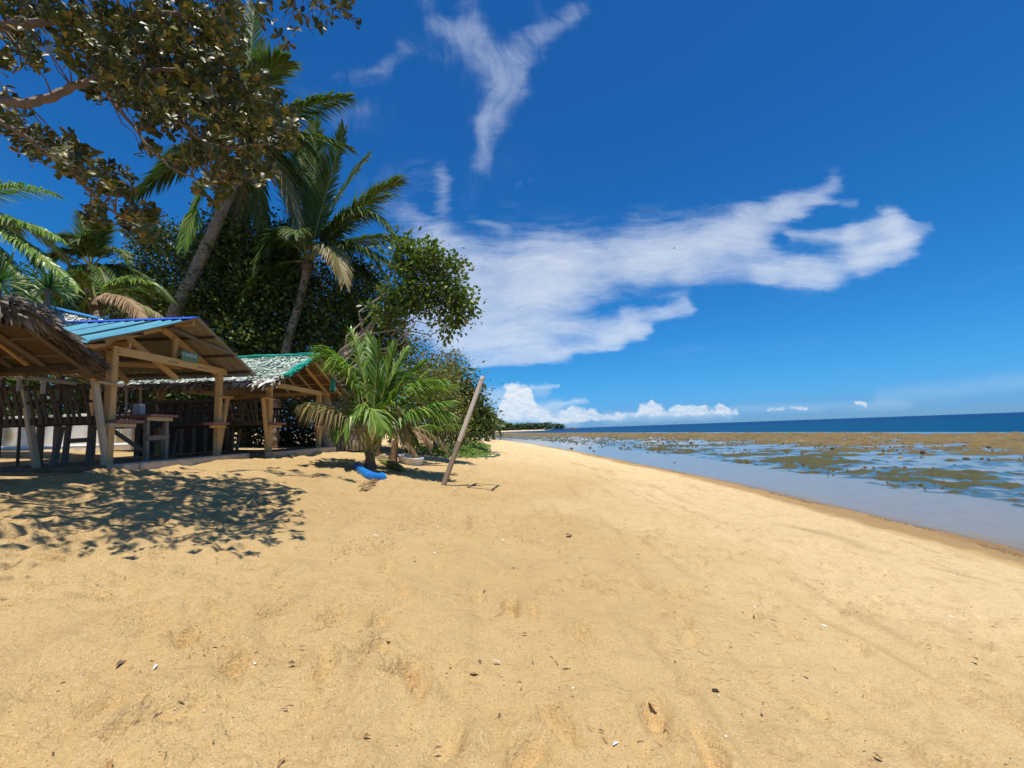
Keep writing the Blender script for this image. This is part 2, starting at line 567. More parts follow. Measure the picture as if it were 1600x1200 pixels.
MAT['white_plastic'] = plain('white_plastic', (0.80, 0.80, 0.82), (0.62, 0.61, 0.62), 5, 0.45, 0.08)
MAT['husk'] = plain('husk', (0.15, 0.19, 0.035), (0.22, 0.20, 0.06), 6, 0.6, 0.3)
MAT['grey_tin'] = plain('grey_tin', (0.42, 0.44, 0.48), (0.30, 0.31, 0.34), 7, 0.5, 0.1)
MAT['green_paint'] = plain('green_paint', (0.03, 0.16, 0.10), (0.05, 0.20, 0.12), 9, 0.5, 0.1)
MAT['rock'] = plain('rock', (0.045, 0.036, 0.025), (0.11, 0.085, 0.045), 4, 0.8, 0.6, 0.05)
MAT['pale_rock'] = plain('pale_rock', (0.30, 0.27, 0.18), (0.20, 0.18, 0.10), 4, 0.8, 0.6, 0.05)
MAT['rubble'] = plain('rubble', (0.10, 0.075, 0.028), (0.055, 0.045, 0.02), 1.5, 0.85, 0.4, 0.03)
MAT['net'] = plain('net', (0.015, 0.36, 0.26), (0.03, 0.46, 0.36), 3, 0.5, 0.0, spec=0.3)
MAT['sign_paint'] = plain('sign_paint', (0.03, 0.19, 0.24), (0.10, 0.30, 0.26), 5, 0.6, 0.1)
MAT['letter_paint'] = plain('letter_paint', (0.72, 0.76, 0.74), (0.60, 0.66, 0.66), 8, 0.6, 0.05)
MAT['ink'] = plain('ink', (0.04, 0.03, 0.025), (0.06, 0.045, 0.03), 8, 0.7, 0.0)
MAT['wire'] = plain('wire', (0.03, 0.03, 0.03), (0.05, 0.05, 0.05), 8, 0.6, 0.0)
MAT['thatch'] = leaf_mat('thatch', [(0, (0.13, 0.095, 0.06)), (0.4, (0.20, 0.155, 0.11)), (0.8, (0.30, 0.245, 0.18)), (1, (0.10, 0.07, 0.045))], 0.7, 0.08, 0.25, tcol=(1.1, 0.9, 0.6))
MAT['grey_thatch'] = leaf_mat('grey_thatch', [(0, (0.56, 0.56, 0.50)), (0.5, (0.70, 0.70, 0.64)), (0.85, (0.46, 0.45, 0.40)), (1, (0.28, 0.26, 0.22))], 0.7, 0.05, 0.3, tcol=(1.1, 0.9, 0.6))
MAT['under_thatch'] = leaf_mat('under_thatch', [(0, (0.15, 0.095, 0.055)), (0.5, (0.20, 0.13, 0.075)), (1, (0.12, 0.075, 0.045))], 0.8, 0.05, 0.2, tcol=(1.1, 0.8, 0.5))
MAT['palm'] = leaf_mat('palm', [(0, (0.055, 0.105, 0.022)), (0.5, (0.083, 0.138, 0.030)), (0.85, (0.121, 0.171, 0.045)), (1, (0.187, 0.187, 0.060))], 0.42, 0.24, 0.2)
MAT['young_palm'] = leaf_mat('young_palm', [(0, (0.091, 0.182, 0.028)), (0.5, (0.140, 0.247, 0.039)), (0.85, (0.210, 0.312, 0.055)), (1, (0.336, 0.351, 0.077))], 0.38, 0.28, 0.3)
MAT['dry_palm'] = leaf_mat('dry_palm', [(0, (0.22, 0.13, 0.06)), (0.5, (0.34, 0.22, 0.11)), (1, (0.45, 0.33, 0.19))], 0.6, 0.2, 0.3, tcol=(1.2, 1.0, 0.6))
MAT['half_dry_palm'] = leaf_mat('half_dry_palm', [(0, (0.14, 0.16, 0.05)), (0.4, (0.22, 0.20, 0.07)), (0.7, (0.34, 0.25, 0.12)), (1, (0.38, 0.26, 0.14))], 0.5, 0.2, 0.3)
MAT['rachis'] = plain('rachis', (0.24, 0.25, 0.06), (0.30, 0.24, 0.09), 3, 0.5, 0.1)
MAT['fibre'] = plain('fibre', (0.14, 0.085, 0.045), (0.22, 0.15, 0.09), 9, 0.9, 0.5, 0.02)
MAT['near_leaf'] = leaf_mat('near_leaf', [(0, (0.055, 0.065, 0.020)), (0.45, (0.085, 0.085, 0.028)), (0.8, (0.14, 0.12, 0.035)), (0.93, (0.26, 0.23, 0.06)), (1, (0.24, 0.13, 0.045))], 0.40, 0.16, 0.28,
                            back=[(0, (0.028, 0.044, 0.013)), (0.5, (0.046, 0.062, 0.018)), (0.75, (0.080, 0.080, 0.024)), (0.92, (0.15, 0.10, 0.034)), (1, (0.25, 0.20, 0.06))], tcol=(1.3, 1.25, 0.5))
MAT['dark_leaf'] = leaf_mat('dark_leaf', [(0, (0.045, 0.073, 0.018)), (0.5, (0.072, 0.109, 0.025)), (0.9, (0.120, 0.154, 0.034)), (1, (0.225, 0.196, 0.057))], 0.38, 0.15, 0.25)
MAT['mid_leaf'] = leaf_mat('mid_leaf', [(0, (0.072, 0.115, 0.024)), (0.5, (0.109, 0.169, 0.033)), (0.9, (0.174, 0.230, 0.050)), (1, (0.319, 0.257, 0.066))], 0.38, 0.22, 0.25)
MAT['olive_leaf'] = leaf_mat('olive_leaf', [(0, (0.087, 0.112, 0.029)), (0.5, (0.138, 0.161, 0.040)), (0.85, (0.217, 0.196, 0.057)), (1, (0.348, 0.238, 0.092))], 0.5, 0.2, 0.25)
MAT['creeper_leaf'] = leaf_mat('creeper_leaf', [(0, (0.07, 0.16, 0.02)), (0.6, (0.11, 0.22, 0.03)), (0.9, (0.18, 0.27, 0.05)), (1, (0.30, 0.24, 0.08))], 0.4, 0.25, 0.4)
MAT['blade_leaf'] = leaf_mat('blade_leaf', [(0, (0.030, 0.085, 0.020)), (0.6, (0.055, 0.13, 0.03)), (0.9, (0.13, 0.19, 0.05)), (1, (0.40, 0.35, 0.17))], 0.35, 0.2, 0.5)
MAT['far_leaf'] = leaf_mat('far_leaf', [(0, (0.045, 0.080, 0.045)), (0.6, (0.065, 0.11, 0.055)), (1, (0.10, 0.14, 0.07))], 0.6, 0.1, 0.2)


def metal_roof_mats():
    m, t, out = new_mat('blue_roof_paint')
    co = t.node('ShaderNodeTexCoord').outputs['Object']
    n = t.noise(t.mapping(co, (1.2, 0.5, 0.5)), 2.5, 5, 0.6)
    c = t.mix(t.rng(n, 0.35, 0.7), (0.07, 0.27, 0.38), (0.14, 0.35, 0.43))
    n2 = t.noise(co, 9, 5, 0.7)
    c = t.mix(t.rng(n2, 0.58, 0.72, 0, 0.65), c, (0.20, 0.13, 0.09))
    principled(t, out, c, 0.6, None, 0.2)
    MAT['roof_top'] = m
    m, t, out = new_mat('bare_roof_underside')
    co = t.node('ShaderNodeTexCoord').outputs['Object']
    n = t.noise(co, 1.5, 5, 0.6)
    c = t.mix(t.rng(n, 0.3, 0.7), (0.25, 0.225, 0.185), (0.19, 0.17, 0.14))
    n2 = t.noise(co, 6, 6, 0.72)
    c = t.mix(t.rng(n2, 0.64, 0.69, 0, 0.85), c, (0.12, 0.05, 0.025))
    principled(t, out, c, 0.6, None, 0.3)
    MAT['roof_under'] = m
    MAT['ridge_paint'] = plain('ridge_paint', (0.02, 0.08, 0.52), (0.03, 0.11, 0.60), 2, 0.4, 0.05, spec=0.5)


metal_roof_mats()


def sand_mat():
    m, t, out = new_mat('beach_sand')
    co = t.node('ShaderNodeTexCoord').outputs['Object']
    wet = t.node('ShaderNodeAttribute', attribute_name='wet').outputs['Fac']
    dry = t.node('ShaderNodeAttribute', attribute_name='dry').outputs['Fac']
    n1 = t.noise(co, 0.35, 4, 0.55)
    n2 = t.noise(co, 3.0, 6, 0.65)
    n3 = t.noise(co, 22, 6, 0.7)
    c = t.mix(t.rng(n1, 0.3, 0.7), (0.655, 0.455, 0.205), (0.575, 0.385, 0.162))
    c = t.mix(t.math('MULTIPLY', dry, 0.85), c, (0.80, 0.60, 0.325))
    c = t.mix(t.rng(n2, 0.50, 0.72, 0, 0.45), c, (0.46, 0.30, 0.13))
    c = t.mix(t.rng(n3, 0.55, 0.75, 0, 0.40), c, (0.36, 0.22, 0.09))
    # damp scuffed streaks running along the beach
    st = t.noise(t.mapping(co, (3.2, 0.35, 1), (0, 0, math.radians(12))), 0.8, 6, 0.62, 0.4)
    c = t.mix(t.rng(st, 0.55, 0.70, 0, 0.42, True), c, (0.40, 0.255, 0.105))
    # grains
    g = t.node('ShaderNodeTexVoronoi')
    t.put(g.inputs['Vector'], co); g.inputs['Scale'].default_value = 190
    gs = t.node('ShaderNodeSeparateColor'); t.l.new(g.outputs['Color'], gs.inputs[0])
    c = t.mix(t.rng(gs.outputs[0], 0.0, 1.0, 0.0, 0.38), c, (0.30, 0.19, 0.085))
    c = t.mix(t.rng(gs.outputs[1], 0.965, 0.985, 0, 0.5), c, (0.74, 0.66, 0.52))
    c = t.mix(t.rng(gs.outputs[2], 0.975, 0.985, 0, 0.7), c, (0.14, 0.09, 0.045))
    # broken crust, damp clods in patches; dark ticks paint in relief shade
    patch = t.rng(t.noise(co, 0.9, 5, 0.62), 0.40, 0.60, 0.15, 1.0, True)
    tick = t.noise(t.mapping(co, (0.8, 2.3, 1), (0, 0, 0.30)), 13, 4, 0.62, 0.7)
    c = t.mix(t.math('MULTIPLY', t.rng(tick, 0.58, 0.67, 0, 0.66, True), patch), c, (0.34, 0.205, 0.085))
    clod = t.node('ShaderNodeTexVoronoi'); t.put(clod.inputs['Vector'], co); clod.inputs['Scale'].default_value = 34
    cl = t.rng(clod.outputs['Distance'], 0.0, 0.45, 1, 0, True)
    c = t.mix(wet, c, (0.30, 0.175, 0.065))
    h = t.math('ADD', t.math('MULTIPLY', n3, 0.6), t.math('ADD', t.math('MULTIPLY', n2, 1.6), t.math('MULTIPLY', gs.outputs[0], 0.16)))
    h = t.math('ADD', h, t.math('MULTIPLY', t.math('MULTIPLY', cl, patch), 0.16))
    principled(t, out, c, t.rng(wet, 0, 1, 0.95, 0.55), t.bump(h, 0.9, 0.045), 0.15)
    return m


def reef_mat():
    m, t, out = new_mat('reef_flat')
    co = t.node('ShaderNodeTexCoord').outputs['Object']
    hgt = t.node('ShaderNodeAttribute', attribute_name='height').outputs['Fac']
    alg = t.node('ShaderNodeAttribute', attribute_name='algae').outputs['Fac']
    n = t.noise(co, 1.3, 6, 0.7)
    n2 = t.noise(co, 7, 6, 0.7)
    sandc = t.mix(n, (0.36, 0.27, 0.18), (0.47, 0.36, 0.24))
    mott = t.noise(t.mapping(co, (1, 0.8, 1)), 0.28, 6, 0.72)
    weed = t.mix(t.rng(n, 0.3, 0.7), (0.052, 0.056, 0.012), (0.095, 0.078, 0.022))
    dry = t.mix(t.rng(n, 0.3, 0.7), (0.21, 0.140, 0.042), (0.125, 0.085, 0.026))
    dry = t.mix(t.rng(mott, 0.52, 0.68, 0, 0.75, True), dry, (0.060, 0.050, 0.018))
    dry = t.mix(t.rng(mott, 0.30, 0.42, 0.55, 0, True), dry, (0.36, 0.29, 0.19))
    w = t.mix(alg, weed, dry)
    w = t.mix(t.rng(n2, 0.55, 0.75, 0, 0.7), w, (0.05, 0.040, 0.016))
    a = t.math('ADD', hgt, t.math('MULTIPLY', t.math('SUBTRACT', n2, 0.5), 0.04))
    c = t.mix(t.rng(a, -0.085, -0.04, 0, 1, True), sandc, w)
    principled(t, out, c, 0.7, t.bump(t.math('ADD', n2, n), 0.9, 0.12), 0.3)
    return m


def water_mats():
    m, t, out = new_mat('shallow_water')
    co = t.node('ShaderNodeTexCoord').outputs['Object']
    n = t.noise(t.mapping(co, (0.9, 1.6, 1)), 1.5, 5, 0.6)
    n2 = t.noise(co, 9, 3, 0.5)
    nb = t.bump(t.math('ADD', n, t.math('MULTIPLY', n2, 0.12)), 0.10, 0.02)
    fr = t.node('ShaderNodeFresnel'); fr.inputs['IOR'].default_value = 1.33
    t.l.new(nb, fr.inputs['Normal'])
    gl = t.node('ShaderNodeBsdfGlossy'); gl.inputs['Roughness'].default_value = 0.08
    t.put(gl.inputs['Color'], (0.96, 0.97, 1.0))
    t.l.new(nb, gl.inputs['Normal'])
    tr = t.node('ShaderNodeBsdfTransparent'); t.put(tr.inputs[0], (0.84, 0.90, 0.93))
    mx = t.node('ShaderNodeMixShader')
    t.put(mx.inputs[0], t.math('MULTIPLY', fr.outputs[0], 0.86))
    t.l.new(tr.outputs[0], mx.inputs[1]); t.l.new(gl.outputs[0], mx.inputs[2])
    t.l.new(mx.outputs[0], out.inputs[0])
    MAT['water'] = m
    m, t, out = new_mat('open_sea')
    co = t.node('ShaderNodeTexCoord').outputs['Object']
    n = t.noise(t.mapping(co, (1.2, 0.5, 1), (0, 0, 0.5)), 0.35, 8, 0.62)
    big = t.noise(t.mapping(co, (0.25, 1, 1), (0, 0, 0.2)), 0.012, 5, 0.6)
    dist = t.vmath('LENGTH', co)
    c = t.mix(t.rng(dist, 60, 700), (0.003, 0.066, 0.145), (0.002, 0.040, 0.125))
    c = t.mix(t.rng(big, 0.4, 0.65, 0, 0.5), c, (0.003, 0.055, 0.14))
    nb = t.bump(n, 1.0, 1.2)
    b = principled(t, None, c, 0.35, nb, 0.0)
    gl = t.node('ShaderNodeBsdfGlossy'); gl.inputs['Roughness'].default_value = 0.25
    t.put(gl.inputs['Color'], (0.8, 0.9, 1.0)); t.l.new(nb, gl.inputs['Normal'])
    fr = t.node('ShaderNodeFresnel'); fr.inputs['IOR'].default_value = 1.33; t.l.new(nb, fr.inputs['Normal'])
    mx = t.node('ShaderNodeMixShader')
    t.put(mx.inputs[0], t.math('MULTIPLY', fr.outputs[0], 0.16, clamp=True))
    t.l.new(b.outputs[0], mx.inputs[1]); t.l.new(gl.outputs[0], mx.inputs[2])
    t.l.new(mx.outputs[0], out.inputs[0])
    MAT['sea'] = m


MAT['sand'] = sand_mat()
MAT['reef'] = reef_mat()
water_mats()


# ------------------------------------------------------------------ ground, reef flat, water, headland
rng = np.random.default_rng(7)


def axis(a, b, f):
    o = [a]
    while o[-1] < b: o.append(o[-1] + f(o[-1]))
    o[-1] = b
    return np.array(o)


def grid_faces(nr, nc):
    i = np.arange(nr - 1)[:, None] * nc + np.arange(nc - 1)[None, :]
    return np.stack([i, i + 1, i + nc + 1, i + nc], -1).reshape(-1, 4)


def set_attr(me, name, vals):
    a = me.attributes.new(name, 'FLOAT', 'POINT')
    a.data.foreach_set('value', np.asarray(vals, np.float32).ravel())


def build_ground():
    ya = axis(-14, 1.0, lambda y: 0.08 + 0.06 * abs(y - 1.0) ** 0.9)
    yb = axis(1.0, 420, lambda y: 0.016 + 0.0085 * y)
    Y = np.concatenate([ya, yb[1:]])
    xa = axis(-90, -9.5, lambda x: 0.05 + 0.05 * abs(x + 9.5))
    xb_ = axis(-9.5, 11.6, lambda x: 0.036 + 0.004 * abs(x))
    XB = np.concatenate([xa, xb_[1:]])
    xb, y = np.meshgrid(XB, Y)
    x = xb - bend(y)
    z = land(xb)
    near = np.clip((11.0 - xb) / 2.0, 0, 1)
    soft = np.clip((-xb + 1.0) / 6.0, 0.5, 1)          # loose dry sand higher up the beach
    rel = 0.16 * fbm(x / 3.2, y / 4.0, 3, 3) * (0.35 + 0.65 * soft)
    rel += (0.080 * fbm(x / 0.50, y / 0.60, 3, 11)) * (0.35 + 0.9 * soft)
    rel += 0.026 * fbm(x / 0.17, y / 0.19, 3, 23)
    # scuffed, trodden sand in the middle and lower right of the beach
    scuff = np.clip(fbm(x / 1.7, y / 2.0, 3, 41) * 3.2 + 0.15, 0, 1)
    rel += scuff * 0.055 * (np.abs(fbm(x / 0.12 + 0.4 * y, y / 0.17, 3, 51)) * 2 - 0.4)
    for fpx, fpy, fr_ in ((757, 712, 2.2), (755, 761, 0.9), (642, 724, 1.2), (693, 758, 0.5), (580, 744, 0.9), (612, 731, 0.9)):
        q = G(fpx, fpy)                                        # flatter sand where things lie
        rel = rel * (1 - np.exp(-((x - q.x) ** 2 + (y - q.y) ** 2) / fr_ ** 2))
    hut = np.exp(-(np.clip(xb + 6.6, None, 0) / 0.5) ** 2)   # level where the huts stand
    z2 = z + rel * near * np.where(xb < -6.6, hut, 1)
    # footprints
    for k in range(620):
        fx = rng.uniform(-7, 8.5); fy = 1.4 + 14 * rng.random() ** 1.7
        an = rng.uniform(-0.6, 0.6); dp = rng.uniform(0.024, 0.065) * (1.2 if fx < 1 else 0.9); sc = rng.uniform(0.8, 1.25)
        i0, i1 = np.searchsorted(Y, [fy - 0.4, fy + 0.4]); j0, j1 = np.searchsorted(XB, [fx + bend(fy) - 0.4, fx + bend(fy) + 0.4])
        if i1 - i0 < 2 or j1 - j0 < 2: continue
        dx = x[i0:i1, j0:j1] - fx; dy = y[i0:i1, j0:j1] - fy
        a = (dx * math.cos(an) + dy * math.sin(an)) / (0.062 * sc); b = (-dx * math.sin(an) + dy * math.cos(an)) / (0.135 * sc)
        r2 = a * a + b * b
        z2[i0:i1, j0:j1] += -dp * np.exp(-(r2 ** 1.4)) + dp * 0.55 * np.exp(-((np.sqrt(r2) - 1.45) / 0.33) ** 2)
    # sand drifted against the slab between the two seaward huts
    hp = G(412, 712)
    d2 = ((x - hp.x + 0.1) / 0.55) ** 2 + ((y - hp.y) / 0.8) ** 2
    z2 += 0.16 * np.exp(-d2)
    V = np.stack([x, y, z2], -1).reshape(-1, 3)
    me = fast_mesh('sand_beach', V, [grid_faces(len(Y), len(XB))], MAT['sand'], True)
    edge = xb + 0.85 * fbm(x / 1.6, y / 2.6, 4, 61)
    wet = np.clip((edge - 8.75) / 0.30, 0, 1) * 0.60 + np.clip((edge - 10.0) / 0.35, 0, 1) * 0.40
    tr = np.exp(-((xb - 6.3 + 0.12 * (y - 8) + 0.5 * fbm(x / 3, y / 3, 3, 71)) / 0.20) ** 2) * np.clip(fbm(x / 1.2, y / 2.4, 3, 73) * 2 + 0.25, 0, 1) * ((y > 6) & (y < 40))
    wet = np.maximum(wet, 0.45 * tr) * (1 - 0.75 * np.clip((xb - 10.35) / 0.5, 0, 1))
    set_attr(me, 'wet', wet)
    dry = np.clip((xb - 1.6) / 4.5 + 0.9 * fbm(x / 2.6, y / 3.4, 3, 101), 0, 1) * np.clip((8.9 - xb) / 0.5, 0, 1)
    dry = np.maximum(dry, 0.75 * np.clip((y - 12) / 12, 0, 1) * np.clip((8.9 - xb) / 0.5, 0, 1))
    set_attr(me, 'dry', dry)
    tag(link('sand_beach', me), kind='structure')

    # reef flat, drowned and bared by the tide
    YR = axis(-20, 620, lambda y: 0.09 + 0.011 * abs(y) if y > 0 else 0.6)
    XR = np.concatenate([axis(10.9, 46, lambda x: 0.11 + 0.004 * (x - 10)), axis(46, 84, lambda x: 0.42)[1:]])
    xb, y = np.meshgrid(XR, YR)
    x = xb - bend(y)
    bias = np.interp(xb, [10.9, 11.6, 13.5, 17, 20, 23, 27, 31, 36, 42, 47, 66, 69.5, 74, 84], [-0.085, -0.16, -0.15, -0.085, -0.030, -0.045, -0.070, -0.055, -0.015, 0.015, 0.055, 0.085, 0.02, -0.8, -2.0])
    bias = bias + np.interp(y, [0, 14, 30, 70, 140, 300], [0.01, 0.01, 0, -0.01, 0.0, 0.02])
    nz = fbm(x / 4.2, y / 3.4, 3, 81, 0.6) + 0.95 * fbm(x / 1.0, y / 0.9, 4, 87, 0.75)
    h = bias + np.interp(xb, [17, 36, 44], [0.17, 0.19, 0.26]) * nz * np.interp(xb, [11, 13, 17], [0.15, 0.45, 1.0])
    lump = 0.05 * fbm(x / 0.5, y / 0.5, 3, 91) * np.clip((h + 0.05) / 0.05, 0, 1)
    h2 = h + lump * np.interp(xb, [12, 18], [0, 1])
    V = np.stack([x, y, SEA_Z + h2], -1).reshape(-1, 3)
    me = fast_mesh('reef_flat', V, [grid_faces(len(YR), len(XR))], MAT['reef'], True)
    set_attr(me, 'height', h + np.interp(xb, [11, 15, 17], [-0.12, -0.05, 0]))
    set_attr(me, 'algae', np.clip((xb - 24) / 16, 0, 1))
    tag(link('reef_flat', me), kind='structure')

    # shallow water over the flat
    YW = axis(-40, 620, lambda y: 8.0)
    V = []
    for yy in YW:
        b = float(bend(yy))
        V += [(10.2 - b, yy, SEA_Z), (76 - b, yy, SEA_Z)]
    F = [(2 * i, 2 * i + 1, 2 * i + 3, 2 * i + 2) for i in range(len(YW) - 1)]
    tag(link('shallow_water', fast_mesh('shallow_water', V, [F], MAT['water'])), kind='structure')
    # open sea beyond the reef edge, to the horizon
    V = []
    for yy in YW:
        b = float(bend(yy))
        V += [(76 - b, yy, SEA_Z), (45000, yy if yy > -39 else -20000, SEA_Z)]
    n = len(V)
    F = [(2 * i, 2 * i + 1, 2 * i + 3, 2 * i + 2) for i in range(len(YW) - 1)]
    V += [(-3000, 620, SEA_Z), (-45000, 50000, SEA_Z), (45000, 50000, SEA_Z)]
    b = float(bend(620))
    V += [(10.2 - b, 620, SEA_Z)]
    me = fast_mesh('sea', V, [F, [(n, n + 3, n - 2, n - 1)], [(n, n - 1, n + 2, n + 1)]], MAT['sea'])
    tag(link('sea', me), kind='structure')


build_ground()


def build_headland():
    # the wooded point across the bay, 800-1000 m away
    xs = np.linspace(-420, 1, 90); D = 900.0
    xe = P(880, 670, D).x
    xs = np.linspace(-420, xe, 100)
    rows = []
    for i, x in enumerate(xs):
        k = min(1.0, (xe - x) / 60)
        rows.append([(x, D - 42 * k + 3 * math.sin(x * 0.1), SEA_Z - 0.5), (x, D - 34 * k, SEA_Z + 0.6 + 1.2 * k), (x, D - 20 * k, SEA_Z + 2.0 * k + 0.3), (x, D + 60 * k, SEA_Z + 5 * k), (x, D + 130 * k + 1, SEA_Z - 0.5)])
    V = np.array(rows).reshape(-1, 3)
    me = fast_mesh('headland', V, [grid_faces(len(xs), 5)], MAT['far_sand'], True)
    tag(link('headland', me), kind='structure')
    # tree line: many leaf clumps on trunks; too far to count
    Vs, Fs = [], []
    pts = []
    R = random.Random(5)
    for _ in range(520):
        x = R.uniform(-200, xe - 2); k = min(1, (xe - x) / 40 + 0.25)
        yy = D - R.uniform(-30, 24) * k
        hgt = (R.uniform(8, 14) + 5 * max(0, -x - 30) / 170) * (0.45 + 0.55 * k) * (1.15 if R.random() < 0.1 else 1)
        base = Vector((x, yy, SEA_Z + 1.5))
        for c in range(26):
            u = R.random()
            pts.append((base + Vector((R.gauss(0, 2.6), R.gauss(0, 2.6), hgt * (0.25 + 0.75 * u))), 1.6 + 1.4 * R.random()))
    pos = np.array([p for p, s in pts]); sz = np.array([s for p, s in pts])
    n = len(pos)
    nrm = rng.normal(size=(n, 3)); nrm[:, 2] = np.abs(nrm[:, 2]) + 0.4; nrm /= np.linalg.norm(nrm, axis=1)[:, None]
    ax = np.cross(nrm, rng.normal(size=(n, 3))); ax /= np.linalg.norm(ax, axis=1)[:, None]
    bx = np.cross(nrm, ax)
    q = np.stack([pos - ax * sz[:, None], pos - bx * sz[:, None] * 0.6, pos + ax * sz[:, None], pos + bx * sz[:, None] * 0.6], 1).reshape(-1, 3)
    F = np.arange(4 * n).reshape(-1, 4)
    me = fast_mesh('treeline', q, [F], MAT['far_leaf'])
    tag(link('treeline', me), 'far dark green wood along the point across the bay', 'wood', kind='stuff')
    return xe, D


MAT['far_sand'] = plain('far_sand', (0.60, 0.47, 0.30), (0.50, 0.38, 0.22), 0.1, 0.95, 0.1)
HX, HD = build_headland()


# ------------------------------------------------------------------ leaves, trees, palms
LEAF6 = (np.array([[0, 0, 0], [0.30, 0, 0.02], [0.72, 0, 0.02], [1, 0, -0.06], [0.32, 0.17, 0.07], [0.74, 0.25, 0.09], [0.32, -0.17, 0.07], [0.74, -0.25, 0.09]]),
         [np.array([[0, 1, 4], [2, 3, 5], [0, 6, 1], [2, 7, 3]]), np.array([[1, 2, 5, 4], [6, 7, 2, 1]])])
LEAF4 = (np.array([[0, 0, 0], [0.55, 0.30, 0.07], [1, 0, -0.05], [0.55, -0.30, 0.07]]), [np.array([[0, 2, 1], [0, 3, 2]])])


def frames(n, dirs, nrms):
    d = dirs / np.maximum(np.linalg.norm(dirs, axis=1), 1e-6)[:, None]
    s = np.cross(nrms, d); s /= np.maximum(np.linalg.norm(s, axis=1), 1e-6)[:, None]
    u = np.cross(d, s)
    return np.stack([d, s, u], 1)


def leaf_mesh(name, tpl, pos, fr, size, mat):
    T, FF = tpl
    k = len(T); n = len(pos)
    V = pos[:, None, :] + (T[None] @ fr) * size[:, None, None]
    faces = [(f[None] + (np.arange(n) * k)[:, None, None]).reshape(-1, f.shape[1]) for f in FF]
    return fast_mesh(name, V.reshape(-1, 3), faces, mat)


def limb_path(a, b, sag=0.0, wob=0.15, n=7, R=random):
    a = Vector(a); b = Vector(b); L = (b - a).length
    pts = []
    off = [Vector((R.uniform(-1, 1), R.uniform(-1, 1), R.uniform(-1, 1))) * wob * L * 0.25 for _ in range(n)]
    for i in range(n):
        t = i / (n - 1)
        p = a.lerp(b, t) + Vector((0, 0, sag * L * math.sin(math.pi * t)))
        if 0 < i < n - 1: p = p + off[i]
        pts.append(p)
    return pts


def make_tree(name, label, base, top, r0, blobs, per_m2, leaf, leafmat, seed=1, group=None, barkmat='bark', clump=0.35, limbs=True, cat='tree', flat=0.55, lk=0.5):
    """trunk from base to top, limbs to each blob (centre, radii), leaves in clumps through every blob"""
    R = random.Random(seed); g = np.random.default_rng(seed)
    base = Vector(base); top = Vector(top)
    t = thing(name, label, cat, base, group)
    part_tube('trunk', MAT[barkmat], t, limb_path(base - Vector((0, 0, 0.3)), top, 0, 0.15, 8, R), [r0 * (1.25 - 0.6 * i / 7) for i in range(8)], 10)
    allp = []
    lb = MB()
    for c, rad in blobs:
        c = Vector(c)
        if limbs:
            lb.tube(limb_path(top - (top - base) * R.uniform(0, 0.3), c, 0.06, 0.25, 7, R), [r0 * lk * (1 - 0.12 * i) for i in range(7)], 6)
        area = 12.6 * ((rad[0] * rad[1]) ** 1.6 / 3 + (rad[0] * rad[2]) ** 1.6 / 3 + (rad[1] * rad[2]) ** 1.6 / 3) ** (1 / 1.6)
        nl = max(30, int(per_m2 * area * 1.9))
        nc = max(6, nl // 26)
        d = g.normal(size=(nc, 3)); d /= np.linalg.norm(d, axis=1)[:, None]
        rr = g.random(nc) ** 0.42
        cc = np.array(c) + d * rr[:, None] * np.array(rad)
        for k in range(min(nc, 14) if limbs else 0):
            lb.tube(limb_path(c, Vector(cc[k]), 0.03, 0.3, 4, R), [r0 * 0.16, r0 * 0.12, r0 * 0.09, r0 * 0.05], 4)
        w = g.integers(0, nc, nl)
        q = cc[w] + g.normal(size=(nl, 3)) * clump * np.array([1, 1, 0.7]) * (0.5 + g.random(nl)[:, None])
        allp.append(np.concatenate([q, cc[w]], 1))
    if limbs: lb.build('limbs', MAT[barkmat], t, True)
    A = np.concatenate(allp)
    pos, cen = A[:, :3], A[:, 3:]
    n = len(pos)
    out = pos - cen
    dirs = out / np.maximum(np.linalg.norm(out, axis=1), 1e-4)[:, None] + g.normal(size=(n, 3)) * 0.6
    nr = g.normal(size=(n, 3)) * flat + np.array([0, 0, 0.8])
    size = leaf * 0.8 * (0.6 + 0.7 * g.random(n))
    me = leaf_mesh('crown', LEAF4, pos - np.array(base), frames(n, dirs, nr), size, MAT[leafmat])
    o = link('crown', me, t)
    return t


def blob(px, py, Y, rx, ry, dz=0.0, deep=None):
    k = Y / F_PX
    return (P(px, py, Y), (rx * k, (deep if deep is not None else (rx + ry) / 2 * k), ry * k))


